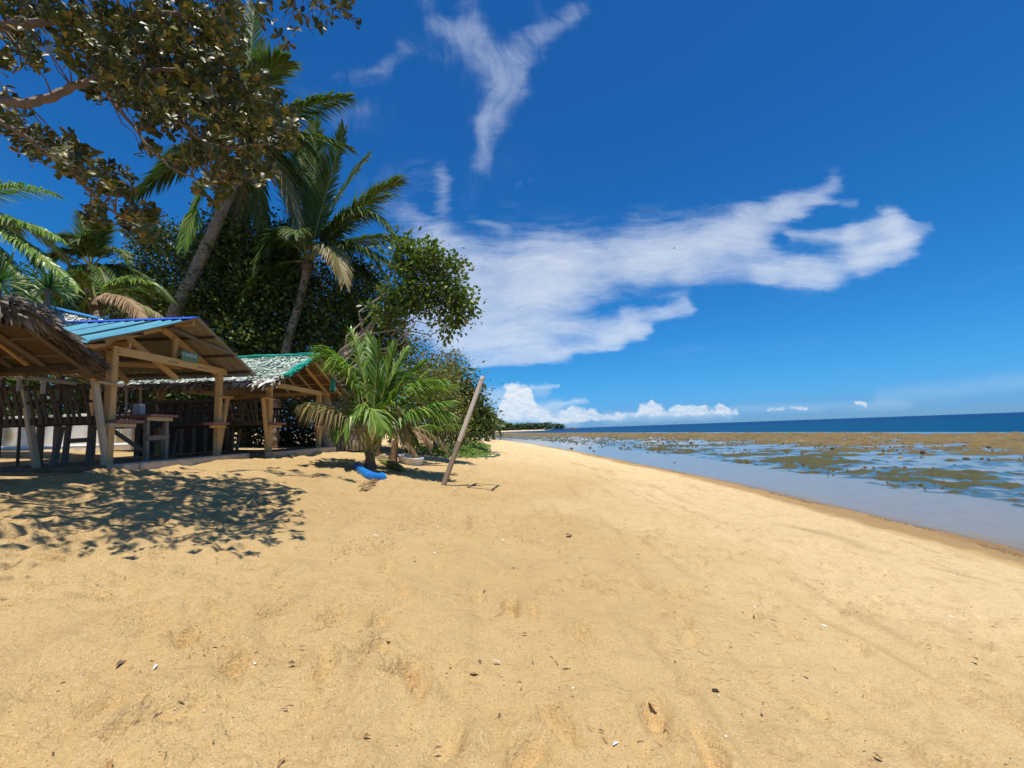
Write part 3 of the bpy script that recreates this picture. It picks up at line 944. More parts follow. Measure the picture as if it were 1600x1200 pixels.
def frond_mesh(base, ctrl, tip, nl=70, llen=0.55, width=0.032, hang=0.25, spread=0.85, droop_tip=0.0, R=random, r0=0.03, side_ref=None, ragged=0.15, bare=0.14):
    base = Vector(base); ctrl = Vector(ctrl); tip = Vector(tip)
    mb = MB()
    N = 14

    def C(t): return base * (1 - t) ** 2 + ctrl * 2 * t * (1 - t) + tip * t * t

    def D(t): return ((ctrl - base) * 2 * (1 - t) + (tip - ctrl) * 2 * t).normalized()
    mb.tube([C(i / N) for i in range(N + 1)], [r0 * (1 - 0.88 * i / N) for i in range(N + 1)], 5, mi=1)
    zup = Vector((0, 0, 1))
    for i in range(nl):
        t = bare + (1 - bare) * (i + R.random() * 0.6) / nl
        c = C(min(t, 1)); d = D(min(t, 1))
        s = d.cross(zup)
        if s.length < 0.25 or side_ref is not None:
            s = d.cross(Vector(side_ref) if side_ref is not None else Vector((0.2, -1, 0.1)))
        s.normalize()
        n = s.cross(d).normalized()
        L = llen * (0.45 + 0.75 * math.sin(math.pi * min(1, (t - bare) / (1 - bare) * 0.82 + 0.16))) * R.uniform(1 - ragged, 1 + ragged)
        for sg in (-1, 1):
            if R.random() < 0.03: continue
            sp = spread * R.uniform(0.8, 1.15) * (1 - 0.45 * t)
            dd = (d * math.cos(sp) + s * (sg * math.sin(sp)) + n * R.uniform(0.02, 0.28)).normalized()
            h = hang * R.uniform(0.6, 1.5)
            p0 = c
            p1 = p0 + (dd + Vector((0, 0, -h * 0.4))).normalized() * L * 0.5
            p2 = p1 + (dd + Vector((0, 0, -h * 1.6))).normalized() * L * 0.5
            w = (d - dd * d.dot(dd))
            if w.length < 0.05: w = n.copy()
            w = (w.normalized() + n * R.uniform(-0.5, 0.5)).normalized() * width * 0.5
            b = len(mb.v)
            mb.v += [tuple(p0 - w * 0.5), tuple(p0 + w * 0.5), tuple(p1 + w), tuple(p1 - w), tuple(p2)]
            mb.f += [(b, b + 1, b + 2, b + 3), (b + 3, b + 2, b + 4)]
            mb.uv += [(0, 0)] * 7
            mb.mi += [0, 0]
    return mb


def add_frond(parent, base, ctrl, tip, leaf='palm', label=None, **kw):
    mb = frond_mesh(base, ctrl, tip, **kw)
    o = mb.build('frond', [MAT[leaf], MAT['dry_palm'] if leaf == 'dry_palm' else MAT['rachis']], parent)
    if label: o['label'] = label
    return o


def palm_trunk(parent, pts, r0, r1, mat, seed=0):
    """ringed trunk: a swelling at every leaf scar"""
    R = random.Random(seed)
    pts = [Vector(p) for p in pts]
    dense = []; rad = []
    # Catmull-Rom through the given points
    seg = 22
    n = len(pts)
    for i in range(n - 1):
        a = pts[max(i - 1, 0)]; b = pts[i]; c = pts[i + 1]; d = pts[min(i + 2, n - 1)]
        for k in range(seg):
            t = k / seg
            q = 0.5 * ((2 * b) + (c - a) * t + (2 * a - 5 * b + 4 * c - d) * t * t + (3 * b - a - 3 * c + d) * t ** 3)
            dense.append(q)
    dense.append(pts[-1])
    m = len(dense)
    for i in range(m):
        t = i / (m - 1)
        r = r0 + (r1 - r0) * t
        rad.append(r * (1 + (0.07 if i % 2 else -0.03) + R.uniform(-0.02, 0.02)) * (1.35 - 0.35 * min(1, t * 8)))
    return part_tube('trunk', mat, parent, dense, rad, 12)


def ring_bark():
    m, t, out = new_mat('palm_bark')
    uv = t.node('ShaderNodeTexCoord').outputs['UV']
    n = t.noise(t.mapping(uv, (9, 1.6, 1)), 1.5, 5, 0.6, 0.3)
    n2 = t.noise(t.mapping(uv, (3, 14, 1)), 2.0, 4, 0.6)
    c = t.mix(t.rng(n, 0.35, 0.65), (0.20, 0.145, 0.10), (0.42, 0.33, 0.25))
    c = t.mix(t.rng(n2, 0.55, 0.75, 0, 0.6), c, (0.10, 0.07, 0.05))
    principled(t, out, c, 0.9, t.bump(t.math('ADD', n, n2), 0.7, 0.03), 0.2)
    return m


MAT['palm_bark'] = ring_bark()


def coconut_palm(label, trunk_pts, r0, r1, fronds, extra, L, seed, group, leaf='palm', nl=115, llen=0.66, up=0.9):
    """fronds: list of (ctrl point, tip point, leaf material, hang)"""
    R = random.Random(seed)
    t = thing('coconut_palm', label, 'palm tree', trunk_pts[0], group)
    palm_trunk(t, trunk_pts, r0, r1, MAT['palm_bark'], seed)
    top = Vector(trunk_pts[-1])
    hb = MB(); hb.tube([top - Vector((0, 0, 0.35)), top, top + Vector((0, 0, 0.35))], [r1 * 1.0, r1 * 1.6, r1 * 0.7], 9)
    hb.build('crown_heart', MAT['fibre'], t, True)
    for c, tip, lm, hang in fronds:
        st = top + (Vector(c) - top).normalized() * 0.12 + Vector((0, 0, 0.15))
        add_frond(t, st, c, tip, lm, nl=nl, llen=llen * R.uniform(0.9, 1.1), hang=hang, R=R, r0=0.035, width=0.042 * llen / 0.6)
    for k in range(extra):
        az = k * 2.39996 + R.uniform(-0.2, 0.2); el = R.uniform(-0.2, 1.25) * up
        d = Vector((math.cos(az) * math.cos(el), math.sin(az) * math.cos(el), math.sin(el)))
        l = L * R.uniform(0.85, 1.08)
        c = top + d * l * 0.55 + Vector((0, 0, 0.35))
        tip = top + d * l * 0.85 + Vector((0, 0, -l * R.uniform(0.2, 0.5)))
        lm = leaf if el > -0.1 or R.random() < 0.5 else 'half_dry_palm'
        add_frond(t, top + d * 0.1 + Vector((0, 0, 0.15)), c, tip, lm, nl=nl, llen=llen, hang=R.uniform(0.3, 0.6), R=R, r0=0.035, width=0.042)
    return t, top


PG = 'coconut palms behind the beach huts'
# the tall leaning palm behind the blue-roofed hut
b = P(226, 690, 19.86); b.z = ground(b.x, b.y)
coconut_palm('tall coconut palm with leaning ringed trunk rising behind the blue roof',
             [b, P(262, 520, 19.72), P(303, 428, 19.45), P(347, 330, 19.04), P(385, 232, 18.77)], 0.28, 0.215,
             [(P(388, 120, 19.31), P(398, 8, 19.86), 'palm', 0.1), (P(400, 110, 18.50), P(450, 95, 17.95), 'palm', 0.25), (P(450, 165, 18.22), P(545, 152, 17.82), 'palm', 0.5),
              (P(455, 195, 17.54), P(548, 232, 16.86), 'palm', 0.45), (P(430, 200, 18.50), P(470, 372, 17.95), 'half_dry_palm', 0.7), (P(300, 225, 18.22), P(206, 312, 17.95), 'palm', 0.5),
              (P(325, 240, 17.68), P(286, 385, 17.14), 'young_palm', 0.8), (P(300, 150, 19.58), P(215, 160, 20.13), 'palm', 0.45), (P(330, 110, 20.13), P(280, 60, 20.67), 'palm', 0.3),
              (P(400, 250, 19.58), P(420, 420, 20.13), 'palm', 0.8), (P(350, 270, 19.86), P(335, 440, 20.40), 'palm', 0.8), (P(440, 220, 20.13), P(500, 340, 20.67), 'palm', 0.7), (P(375, 270, 20.13), P(375, 440, 20.54), 'half_dry_palm', 0.8)],
             5, 4.4, 11, PG, llen=1.05, nl=140)
# the second palm, over the netted hut
b = P(424, 690, 19.52); b.z = ground(b.x, b.y)
coconut_palm('coconut palm with short curved trunk standing right behind the netted thatch roof',
             [b, P(446, 552, 19.52), P(468, 475, 19.52), P(481, 415, 19.52)], 0.20, 0.165,
             [(P(495, 300, 19.89), P(492, 190, 20.13), 'palm', 0.1), (P(508, 300, 19.15), P(538, 202, 18.91), 'palm', 0.12), (P(545, 330, 18.91), P(626, 280, 18.30), 'palm', 0.35),
              (P(560, 285, 18.54), P(612, 362, 17.81), 'palm', 0.6), (P(550, 345, 18.54), P(642, 442, 17.81), 'palm', 0.55), (P(520, 345, 17.81), P(538, 440, 17.08), 'half_dry_palm', 0.7),
              (P(430, 330, 18.79), P(400, 420, 18.30), 'palm', 0.6), (P(410, 400, 19.03), P(378, 478, 19.03), 'palm', 0.7), (P(450, 300, 20.01), P(428, 230, 20.50), 'palm', 0.2),
              (P(470, 280, 20.74), P(468, 215, 21.23), 'palm', 0.1), (P(545, 390, 19.76), P(600, 450, 20.01), 'palm', 0.7), (P(525, 300, 20.50), P(575, 245, 21.23), 'palm', 0.3),
              (P(560, 360, 20.25), P(640, 375, 20.74), 'palm', 0.6), (P(440, 370, 20.74), P(410, 470, 20.98), 'palm', 0.7)],
             3, 4.0, 12, PG, llen=0.98, nl=140)
# crowns farther left
b = P(128, 690, 19); b.z = ground(b.x, b.y)
coconut_palm('dense dark coconut palm crown seen behind the stiff bladed plant',
             [b, P(130, 560, 19), P(138, 470, 19), P(142, 425, 19)], 0.19, 0.15,
             [(P(135, 370, 19.3), P(125, 335, 19.5), 'palm', 0.1), (P(150, 370, 18.7), P(160, 350, 18.4), 'palm', 0.2), (P(185, 365, 18.6), P(203, 410, 18.2), 'palm', 0.5),
              (P(110, 375, 18.6), P(78, 410, 18.4), 'palm', 0.5), (P(100, 360, 19.4), P(70, 365, 19.8), 'palm', 0.4), (P(180, 400, 18.6), P(200, 470, 18.2), 'palm', 0.6), (P(120, 400, 18.2), P(95, 470, 17.8), 'palm', 0.6)],
             10, 2.6, 13, PG)
b = P(190, 690, 16.5); b.z = ground(b.x, b.y)
coconut_palm('low coconut palm with sunlit arching fronds and a browned frond above the blue ridge',
             [b, P(165, 560, 16.5), P(150, 478, 16.5)], 0.17, 0.14,
             [(P(190, 425, 16.2), P(236, 442, 15.9), 'young_palm', 0.5), (P(215, 400, 16.4), P(270, 470, 16.3), 'palm', 0.6), (P(190, 455, 15.8), P(252, 495, 15.3), 'half_dry_palm', 0.7),
              (P(195, 440, 15.2), P(228, 505, 14.7), 'dry_palm', 0.8), (P(140, 420, 16.6), P(118, 440, 16.6), 'palm', 0.5), (P(125, 450, 16), P(100, 500, 15.6), 'palm', 0.6)],
             5, 2.5, 14, PG)
b = P(-90, 700, 13.5); b.z = ground(b.x, b.y)
coconut_palm('coconut palm reaching pale green fronds in from the left edge',
             [b, P(-85, 560, 13.5), P(-80, 440, 13.5), P(-75, 345, 13.5)], 0.18, 0.15,
             [(P(0, 272, 13.2), P(86, 302, 12.9), 'young_palm', 0.45), (P(10, 325, 12.9), P(92, 372, 12.4), 'young_palm', 0.5), (P(20, 345, 12.6), P(122, 452, 12.0), 'young_palm', 0.6),
              (P(-10, 380, 12.4), P(60, 470, 11.9), 'palm', 0.7), (P(-80, 250, 13.8), P(-60, 180, 14), 'palm', 0.2)],
             8, 3.2, 15, PG)


# the young palm on the sand, and its two small neighbours
def young_palms():
    b = G(578, 735)
    D0 = b.y
    t = thing('young_palm', 'young coconut palm with bushy bright green fronds rising from sand beside the blue float', 'palm tree', b, 'young coconut palms on the sand')
    R = random.Random(3)
    top = P(582, 672, D0)
    tb = MB(); tb.tube([b - Vector((0, 0, 0.15)), b + Vector((0, 0, 0.1)), b + Vector((0, 0, 0.38)), b + Vector((0.02, 0, 0.6))], [0.19, 0.17, 0.12, 0.05], 9)
    tb.build('trunk', MAT['fibre'], t, True)
    fr = [  # ctrl, tip, depth shift, material, hang
        ((628, 592), (690, 596), -0.3, 'young_palm', 0.4), ((632, 622), (704, 648), -0.7, 'young_palm', 0.55),
        ((572, 560), (500, 546), -0.3, 'young_palm', 0.45), ((532, 618), (476, 630), -1.0, 'half_dry_palm', 1.5), ((590, 600), (590, 536), 0.1, 'young_palm', 0.1),
        ((572, 570), (548, 518), 0.5, 'young_palm', 0.3), ((600, 600), (616, 541), 0.2, 'young_palm', 0.08), ((608, 610), (662, 566), -0.2, 'young_palm', 0.3),
        ((620, 610), (706, 602), 0.5, 'young_palm', 0.5), ((622, 640), (700, 628), -0.6, 'young_palm', 0.5), ((566, 596), (600, 668), -0.8, 'young_palm', 0.7),
        ((555, 615), (538, 672), -0.8, 'young_palm', 0.9), ((565, 560), (520, 575), 0.9, 'young_palm', 0.5), ((600, 570), (650, 600), 1.1, 'young_palm', 0.6),
        ((592, 560), (575, 525), 1.2, 'young_palm', 0.3), ((610, 630), (650, 690), 0.8, 'young_palm', 0.9), ((556, 570), (500, 556), -0.7, 'young_palm', 0.5),
        ((596, 610), (635, 548), 0.8, 'young_palm', 0.25), ((570, 600), (552, 650), 0.5, 'young_palm', 0.9), ((598, 615), (640, 672), -0.6, 'half_dry_palm', 0.9)]
    for c, tp, dz, lm, hang in fr:
        st = b + Vector((R.uniform(-.08, .08), R.uniform(-.08, .08), R.uniform(0.45, 0.7)))
        add_frond(t, st, P(*c, D0 + dz * 0.5), P(*tp, D0 + dz), lm, nl=60, llen=0.50 if hang < 0.35 else 0.78, width=0.052, hang=hang + 0.12, R=R, r0=0.032, spread=0.55 if hang < 0.35 else 0.85, side_ref=None if abs(c[0] - 590) > 14 else (R.uniform(-1, 1), -1, 0.15), bare=0.32)
    for tx, ty in ((560, 652), (600, 655)):      # bare leaf stalks splayed round the foot
        st = MB(); st.tube([b + Vector((0, 0, 0.1)), P(tx, ty + 20, D0 - 0.1), P(tx, ty, D0 - 0.15)], [0.045, 0.03, 0.02], 6)
        st.build('leaf_stalk', MAT['rachis'], t, True)
    # second
    b2 = G(614, 722); D1 = b2.y
    t2 = thing('young_palm', 'stubby young palm with brown drooping fronds just behind the green husk log', 'palm tree', b2, 'young coconut palms on the sand')
    top = P(618, 688, D1)
    tb = MB(); tb.tube([b2 - Vector((0, 0, 0.15)), b2 + Vector((0, 0, 0.12)), top], [0.17, 0.15, 0.10], 9)
    tb.build('trunk', MAT['fibre'], t2, True)
    for c, tp, dz, lm, hang in [((640, 655), (672, 690), -0.3, 'dry_palm', 1.2), ((650, 640), (700, 705), 0.2, 'half_dry_palm', 1.2), ((600, 650), (590, 702), -0.3, 'dry_palm', 1.3), ((660, 655), (685, 668), 0.8, 'young_palm', 0.8),
                                ((640, 600), (668, 580), 0.6, 'young_palm', 0.4), ((600, 600), (585, 560), 0.8, 'young_palm', 0.3), ((630, 660), (650, 712), -0.4, 'dry_palm', 1.3)]:
        add_frond(t2, top, P(*c, D1 + dz * 0.5), P(*tp, D1 + dz), lm, nl=52, llen=0.50, width=0.038, hang=hang, R=R, r0=0.024)
    b3 = G(637, 708); D2 = b3.y
    t3 = thing('young_palm', 'smaller young palm with tawny drooping fronds behind the white tub', 'palm tree', b3, 'young coconut palms on the sand')
    top = P(641, 690, D2)
    tb = MB(); tb.tube([b3 - Vector((0, 0, 0.15)), top], [0.13, 0.08], 8)
    tb.build('trunk', MAT['fibre'], t3, True)
    for c, tp, dz, lm, hang in [((672, 650), (712, 700), 0.0, 'half_dry_palm', 1.2), ((680, 640), (736, 690), 0.8, 'half_dry_palm', 1.1), ((660, 645), (672, 706), -0.6, 'dry_palm', 1.3), ((650, 640), (690, 640), 1.0, 'young_palm', 0.8),
                                ((690, 655), (700, 712), -0.3, 'half_dry_palm', 1.2), ((620, 640), (610, 690), 0.4, 'dry_palm', 1.2), ((665, 625), (705, 628), 0.2, 'young_palm', 0.7), ((700, 650), (728, 668), -0.2, 'young_palm', 0.9)]:
        add_frond(t3, top, P(*c, D2 + dz * 0.5), P(*tp, D2 + dz), lm, nl=52, llen=0.55, width=0.040, hang=hang, R=R, r0=0.024)


young_palms()


# ------------------------------------------------------------------ broadleaf trees behind
def gnd(px, Y, dx=0.0):
    p = P(px, 690, Y); p.x += dx
    p.z = ground(p.x, p.y)
    return p


make_tree('shade_tree', 'dark leafy tree filling the gap between the two leaning palm trunks', gnd(385, 21.5), P(385, 500, 21.5), 0.24,
          [blob(385, 395, 21, 70, 60), blob(350, 470, 21, 70, 50), blob(425, 470, 20.5, 60, 60), blob(390, 540, 20.5, 90, 45), blob(440, 400, 21.5, 40, 50), blob(330, 400, 21.5, 30, 40)], 88, 0.24, 'dark_leaf', 21, 'broadleaf trees behind the huts')
make_tree('shade_tree', 'dark leafy tree left of the tall leaning palm trunk with sky showing through', gnd(262, 23), P(262, 500, 23), 0.22,
          [blob(240, 375, 23, 34, 34), blob(225, 430, 23, 30, 30), blob(285, 410, 22.5, 30, 45), blob(255, 480, 22.5, 60, 36), blob(300, 480, 22, 45, 50), blob(170, 470, 23.5, 60, 40), blob(90, 470, 23.5, 60, 40)], 66, 0.24, 'dark_leaf', 22, 'broadleaf trees behind the huts')
make_tree('shade_tree', 'tangled tree with bare pale twigs between the curved palm and the branch', gnd(520, 20.5), P(515, 560, 20.5), 0.22,
          [blob(520, 480, 20.5, 55, 55), blob(560, 490, 20, 40, 36), blob(480, 530, 20.5, 55, 45), blob(550, 540, 20, 50, 40), blob(500, 600, 20.5, 70, 50), blob(440, 590, 21, 60, 40), blob(575, 450, 20.5, 36, 32), blob(598, 515, 20, 36, 34), blob(548, 425, 21, 36, 34), blob(470, 450, 21, 40, 40)], 62, 0.22, 'dark_leaf', 23, 'broadleaf trees behind the huts', 'pale_bark')
make_tree('hanging_branch_tree', 'green tree throwing one pale forked branch of leaves out over the beach', gnd(506, 17.5), P(512, 575, 17.5), 0.20,
          [blob(645, 410, 17, 34, 36), blob(690, 430, 17, 34, 36), blob(665, 465, 17, 42, 26), blob(712, 462, 17, 24, 28), blob(628, 390, 17, 14, 18), blob(705, 505, 17, 16, 20), blob(628, 470, 17, 30, 22), blob(600, 492, 17.2, 26, 18), blob(678, 395, 17, 16, 16), blob(722, 490, 17, 14, 18)],
          62, 0.26, 'mid_leaf', 24, None, 'pale_bark', 0.22, lk=0.24)
make_tree('scrub_tree', 'brownish green scrubby tree sloping down behind the young palm', gnd(590, 20), P(592, 620, 20), 0.18,
          [blob(580, 560, 20, 50, 40), blob(625, 545, 20.5, 45, 40), blob(650, 590, 20, 55, 45), blob(600, 620, 19.5, 60, 50), blob(560, 640, 19.5, 50, 50), blob(535, 600, 20.5, 40, 50)], 46, 0.19, 'olive_leaf', 25)
make_tree('scrub_tree', 'low olive bush between the scrubby tree and the dark seaward tree', gnd(680, 24), P(680, 650, 24), 0.15,
          [blob(680, 600, 24, 40, 36), blob(690, 645, 23.5, 45, 40), blob(650, 650, 23.5, 40, 40), blob(705, 570, 25, 22, 22)], 46, 0.20, 'olive_leaf', 26)
make_tree('seaside_tree', 'round dark green tree behind the leaning pole with branches sweeping to the sand', gnd(722, 31), P(722, 650, 31), 0.22,
          [blob(715, 605, 31, 32, 34), blob(735, 635, 31, 30, 40), blob(752, 655, 31.5, 20, 26), blob(700, 640, 30.5, 36, 42), blob(762, 668, 32, 10, 14), blob(725, 670, 30, 36, 26)], 44, 0.30, 'dark_leaf', 27)
make_tree('seaside_tree', 'distant rounded tree where the near treeline meets the headland', gnd(772, 120), P(768, 662, 120), 0.4,
          [blob(764, 658, 120, 14, 10), blob(776, 664, 118, 9, 7)], 10, 0.8, 'dark_leaf', 29)
make_tree('seaside_tree', 'most distant small tree before the far headland strip', gnd(784, 230), P(780, 665, 230), 0.5,
          [blob(778, 663, 230, 10, 6), blob(790, 666, 228, 8, 4)], 5, 1.4, 'dark_leaf', 30)
make_tree('seaside_tree', 'farther seaside tree at the far end of the near treeline', gnd(762, 70), P(755, 655, 70), 0.3,
          [blob(755, 652, 70, 16, 14), blob(768, 663, 70, 8, 9), blob(740, 650, 72, 20, 18)], 22, 0.45, 'dark_leaf', 28)
for k, (px, Y, rx, ry, py, lab) in enumerate([(60, 19, 80, 45, 560, 'dark undergrowth bush behind the nearest thatch roof'), (240, 19.5, 80, 55, 600, 'dark undergrowth bush behind the blue-roofed hut'),
                                               (345, 20.5, 60, 55, 620, 'dark undergrowth bush behind the gap between blue roof and netted roof'), (450, 22, 70, 50, 630, 'dark undergrowth bush behind the netted hut'), (-20, 18.2, 80, 40, 625, 'dark undergrowth bush rising over the white wall at the left edge'), (455, 22.5, 95, 22, 688, 'low dark bush at ground level behind the netted hut'), (110, 18.4, 70, 40, 625, 'dark undergrowth bush rising over the right end of the white wall')]):
    make_tree('undergrowth_bush', lab, gnd(px, Y), P(px, py, Y), 0.08, [blob(px, py, Y, rx, ry), blob(px + rx * 0.7, py + 25, Y + 0.4, rx * 0.6, ry * 0.8), blob(px - rx * 0.7, py + 25, Y + 0.4, rx * 0.6, ry * 0.8)],
              36, 0.24, 'dark_leaf', 60 + k, 'undergrowth bushes behind the huts', cat='bush')

# the two stiff bladed plants at the left
def bladed_plant(label, px, py, Y, stem_py, n, L, seed):
    R = random.Random(seed)
    c = P(px, py, Y); b = Vector((c.x + 0.05, c.y, ground(c.x, c.y)))
    t = thing('bladed_plant', label, 'plant', b, 'stiff bladed plants by the thatch roof')
    part_tube('stem', MAT['bark'], t, [b - Vector((0, 0, 0.1)), b.lerp(c, 0.5) + Vector((0.04, 0, 0)), c], [0.07, 0.055, 0.05], 7)
    for k in range(n):
        az = k * 2.4; el = math.asin(R.uniform(-0.55, 1.0))
        d = Vector((math.cos(az) * math.cos(el), math.sin(az) * math.cos(el), math.sin(el)))
        l = L * R.uniform(0.8, 1.1)
        s = d.cross(Vector((0, 0, 1))).normalized() * 0.022
        p1 = c + d * l * 0.5; p2 = c + d * l * 0.85 - Vector((0, 0, 0.06 * l)); p3 = c + d * l - Vector((0, 0, 0.16 * l + R.uniform(0, .08)))
        u = d.cross(s).normalized() * 0.008
        mb = MB()
        b0 = 0
        mb.v = [tuple(c - s * 0.7), tuple(c + s * 0.7), tuple(p1 + s + u), tuple(p1 - s + u), tuple(p2 + s * 0.7 + u), tuple(p2 - s * 0.7 + u), tuple(p3), tuple(c), tuple(p1 - u), tuple(p2 - u)]
        mb.f = [(0, 7, 8, 3), (7, 1, 2, 8), (3, 8, 9, 5), (8, 2, 4, 9), (5, 9, 6), (9, 4, 6)]
        mb.uv = [(0, 0)] * 22; mb.mi = [0] * 6
        mb.build('leaf', MAT['blade_leaf'], t)


bladed_plant('spiky rosette of green blades on a thin stem between thatch and blue roof', 74, 450, 9.6, 500, 70, 0.62, 1)
bladed_plant('spiky rosette of green blades cut by the left edge of the picture', -2, 440, 9.0, 500, 70, 0.75, 2)


# ------------------------------------------------------------------ the overhanging tree, upper left
def near_tree():
    R = random.Random(9); g = np.random.default_rng(9)
    base = Vector((-8.6, 3.0, ground(-8.6, 3.0)))
    t = thing('overhanging_tree', 'large leathery-leaved tree whose branches overhang the upper left of the beach', 'tree', base)
    top = base + Vector((0.2, 0.5, 3.4))
    part_tube('trunk', MAT['bark'], t, limb_path(base - Vector((0, 0, 0.3)), top, 0, 0.1, 8, R), [0.36, 0.33, 0.30, 0.28, 0.27, 0.26, 0.25, 0.24], 12)

    def branch(pts, r0, r1, name='branch', mat='bark'):
        n = len(pts)
        d = []
        for i in range(n - 1):
            a = pts[max(i - 1, 0)]; b = pts[i]; c = pts[i + 1]; e = pts[min(i + 2, n - 1)]
            for k in range(6):
                q = k / 6
                d.append(0.5 * ((2 * b) + (c - a) * q + (2 * a - 5 * b + 4 * c - e) * q * q + (3 * b - a - 3 * c + e) * q ** 3) + Vector((R.uniform(-1, 1), R.uniform(-1, 1), R.uniform(-1, 1))) * 0.012)
        d.append(pts[-1])
        m = len(d)
        part_tube(name, MAT[mat], t, d, [r0 + (r1 - r0) * i / (m - 1) for i in range(m)], 7)
        return d
    nodes = []
    nodes += branch([top, P(-150, 200, 3.93), P(0, 163, 4.19), P(55, 160, 4.32), P(105, 140, 4.45), P(150, 122, 4.58), P(195, 112, 4.78), P(280, 110, 5.04), P(370, 130, 5.24)], 0.062, 0.016)
    nodes += branch([top, P(-180, 60, 4.19), P(0, 40, 4.45), P(120, 30, 4.71), P(250, 20, 4.97), P(370, 30, 5.24)], 0.07, 0.016)
    nodes += branch([top, P(-140, 150, 3.80), P(0, 190, 4.05), P(60, 230, 4.19), P(115, 275, 4.32), P(170, 325, 4.45), P(225, 362, 4.58)], 0.04, 0.008)
    nodes += branch([P(195, 112, 4.78), P(270, 180, 4.84), P(340, 230, 4.97), P(420, 225, 5.11)], 0.035, 0.012)
    nodes += branch([P(150, 122, 4.58), P(210, 200, 4.58), P(265, 260, 4.65), P(330, 290, 4.78)], 0.02, 0.008)
    nodes += branch([P(0, 40, 4.45), P(40, 90, 4.51), P(20, 115, 4.45)], 0.02, 0.008)
    far = branch([P(250, -20, 7.56), P(400, -30, 8.10), P(470, -10, 8.37), P(520, 15, 8.55)], 0.05, 0.012)
    # leaf masses: (px, py, Y, radius x, radius y in photo pixels, rosettes)
    masses = [(-200, -150, 3.0, 140, 90, 55), (-380, -80, 3.1, 150, 120, 60), (-60, -240, 3.2, 150, 90, 60), (60, -70, 4.3, 80, 50, 60), (190, -60, 4.6, 80, 45, 60), (300, -60, 4.9, 60, 40, 40), (-60, -20, 4.2, 60, 70, 50), (-120, 90, 4.2, 60, 60, 40), (-20, -160, 3.9, 90, 70, 60), (140, -170, 4.2, 90, 60, 60), (-180, -60, 3.9, 80, 90, 60), (-60, 240, 4.0, 50, 30, 20), (40, 15, 4.58, 60, 40, 60), (130, 45, 4.71, 70, 50, 110), (220, 50, 4.84, 70, 55, 130), (310, 45, 4.97, 70, 55, 130), (345, 50, 5.17, 36, 50, 60), (180, 125, 4.71, 45, 36, 70),
              (260, 130, 4.91, 70, 55, 130), (345, 130, 5.11, 60, 55, 110), (410, 190, 5.24, 50, 48, 90), (350, 215, 5.04, 60, 45, 90), (445, 215, 5.24, 28, 24, 30), (395, 262, 5.11, 36, 30, 36), (340, 285, 4.91, 26, 30, 24),
              (255, 185, 4.84, 40, 26, 40), (20, 195, 4.12, 26, 22, 18), (55, 225, 4.19, 30, 26, 26), (100, 240, 4.25, 30, 30, 28), (135, 262, 4.39, 32, 30, 28), (175, 290, 4.45, 32, 30, 32), (205, 345, 4.58, 20, 22, 18), (228, 345, 4.58, 22, 26, 22), (145, 335, 4.39, 14, 20, 10),
              (30, 65, 4.51, 34, 26, 26), (5, 95, 4.45, 14, 14, 7), (60, 95, 4.51, 20, 16, 9), (10, 150, 4.25, 14, 14, 6), (170, 95, 4.58, 60, 40, 70), (396, 140, 5.30, 22, 40, 26), (230, 235, 4.65, 14, 14, 6), (290, 250, 4.78, 20, 18, 10)]
    twigs = MB()
    cents = []
    for px, py, Y, rx, ry, n in masses:
        k = Y / F_PX
        for _ in range(int(n * 1.1)):
            d = Vector((R.gauss(0, 0.52), R.gauss(0, 0.52), R.gauss(0, 0.52)))
            if d.length > 1.1: d = d.normalized() * 1.05
            c = P(px + d.x * rx, py + d.z * ry, Y * R.uniform(0.82, 1.45) + d.y * max(rx, ry) * k)
            cents.append(c)
            if R.random() < 0.32:
                q = min(nodes, key=lambda a: (a - c).length)
                if (q - c).length < 0.75:
                    twigs.tube(limb_path(q, c, 0.05, 0.3, 4, R), [0.010, 0.007, 0.005, 0.003], 4, cap=False)
    for px, py in [(405, 20), (425, 35), (440, 60), (448, 68), (460, 50), (470, 20), (485, 12), (495, 40), (510, 45), (518, 30), (500, 15), (535, 12), (545, 30), (556, 35), (530, 5), (420, 5), (450, 10), (550, 5), (478, 40), (505, 0), (408, 35)]:
        c = P(px, py, 8.5 + R.uniform(-0.3, 0.3))
        cents.append(c)
        q = min(far, key=lambda a: (a - c).length)
        twigs.tube(limb_path(q, c, 0.03, 0.3, 4, R), [0.012, 0.009, 0.006, 0.004], 4, cap=False)
    tw = twigs.build('twigs', MAT['twig'], t, True)
    tw['kind'] = 'stuff'
    pos = []; dirs = []; nr = []; sz = []
    for c in cents:
        ax = Vector((R.gauss(0, 0.6), R.gauss(0, 0.6), R.uniform(0.1, 1.0))).normalized()
        a = ax.orthogonal().normalized(); b = ax.cross(a)
        m = R.randint(6, 9)
        for k in range(m):
            q = k * 2.4 + R.uniform(-0.3, 0.3)
            dd = (a * math.cos(q) + b * math.sin(q) + ax * R.uniform(0.05, 0.8)).normalized()
            pos.append(c + ax * R.uniform(-0.05, 0.05)); dirs.append(dd)
            nr.append(ax + Vector((R.gauss(0, 0.25), R.gauss(0, 0.25), R.gauss(0, 0.25)))); sz.append(R.uniform(0.105, 0.17) * c.y / 7.0)
    pos = np.array(pos); fr = frames(len(pos), np.array(dirs), np.array(nr)); sz = np.array(sz)
    big = np.argsort(-(sz / pos[:, 1]))
    # only leaves inside the picture count as the largest seen
    keep = []
    for i in big:
        v = Vector(pos[i]) - Vector((0, 0, EYE)); w = v.dot(_f)
        x = 800 + v.dot(_r) / w * F_PX; y = 600 - v.dot(_u) / w * F_PX
        if 5 < x < 1590 and 5 < y < 700: keep.append(i)
        if len(keep) == 300: break
    ks = set(keep)
    rest = np.array([i for i in range(len(pos)) if i not in ks])
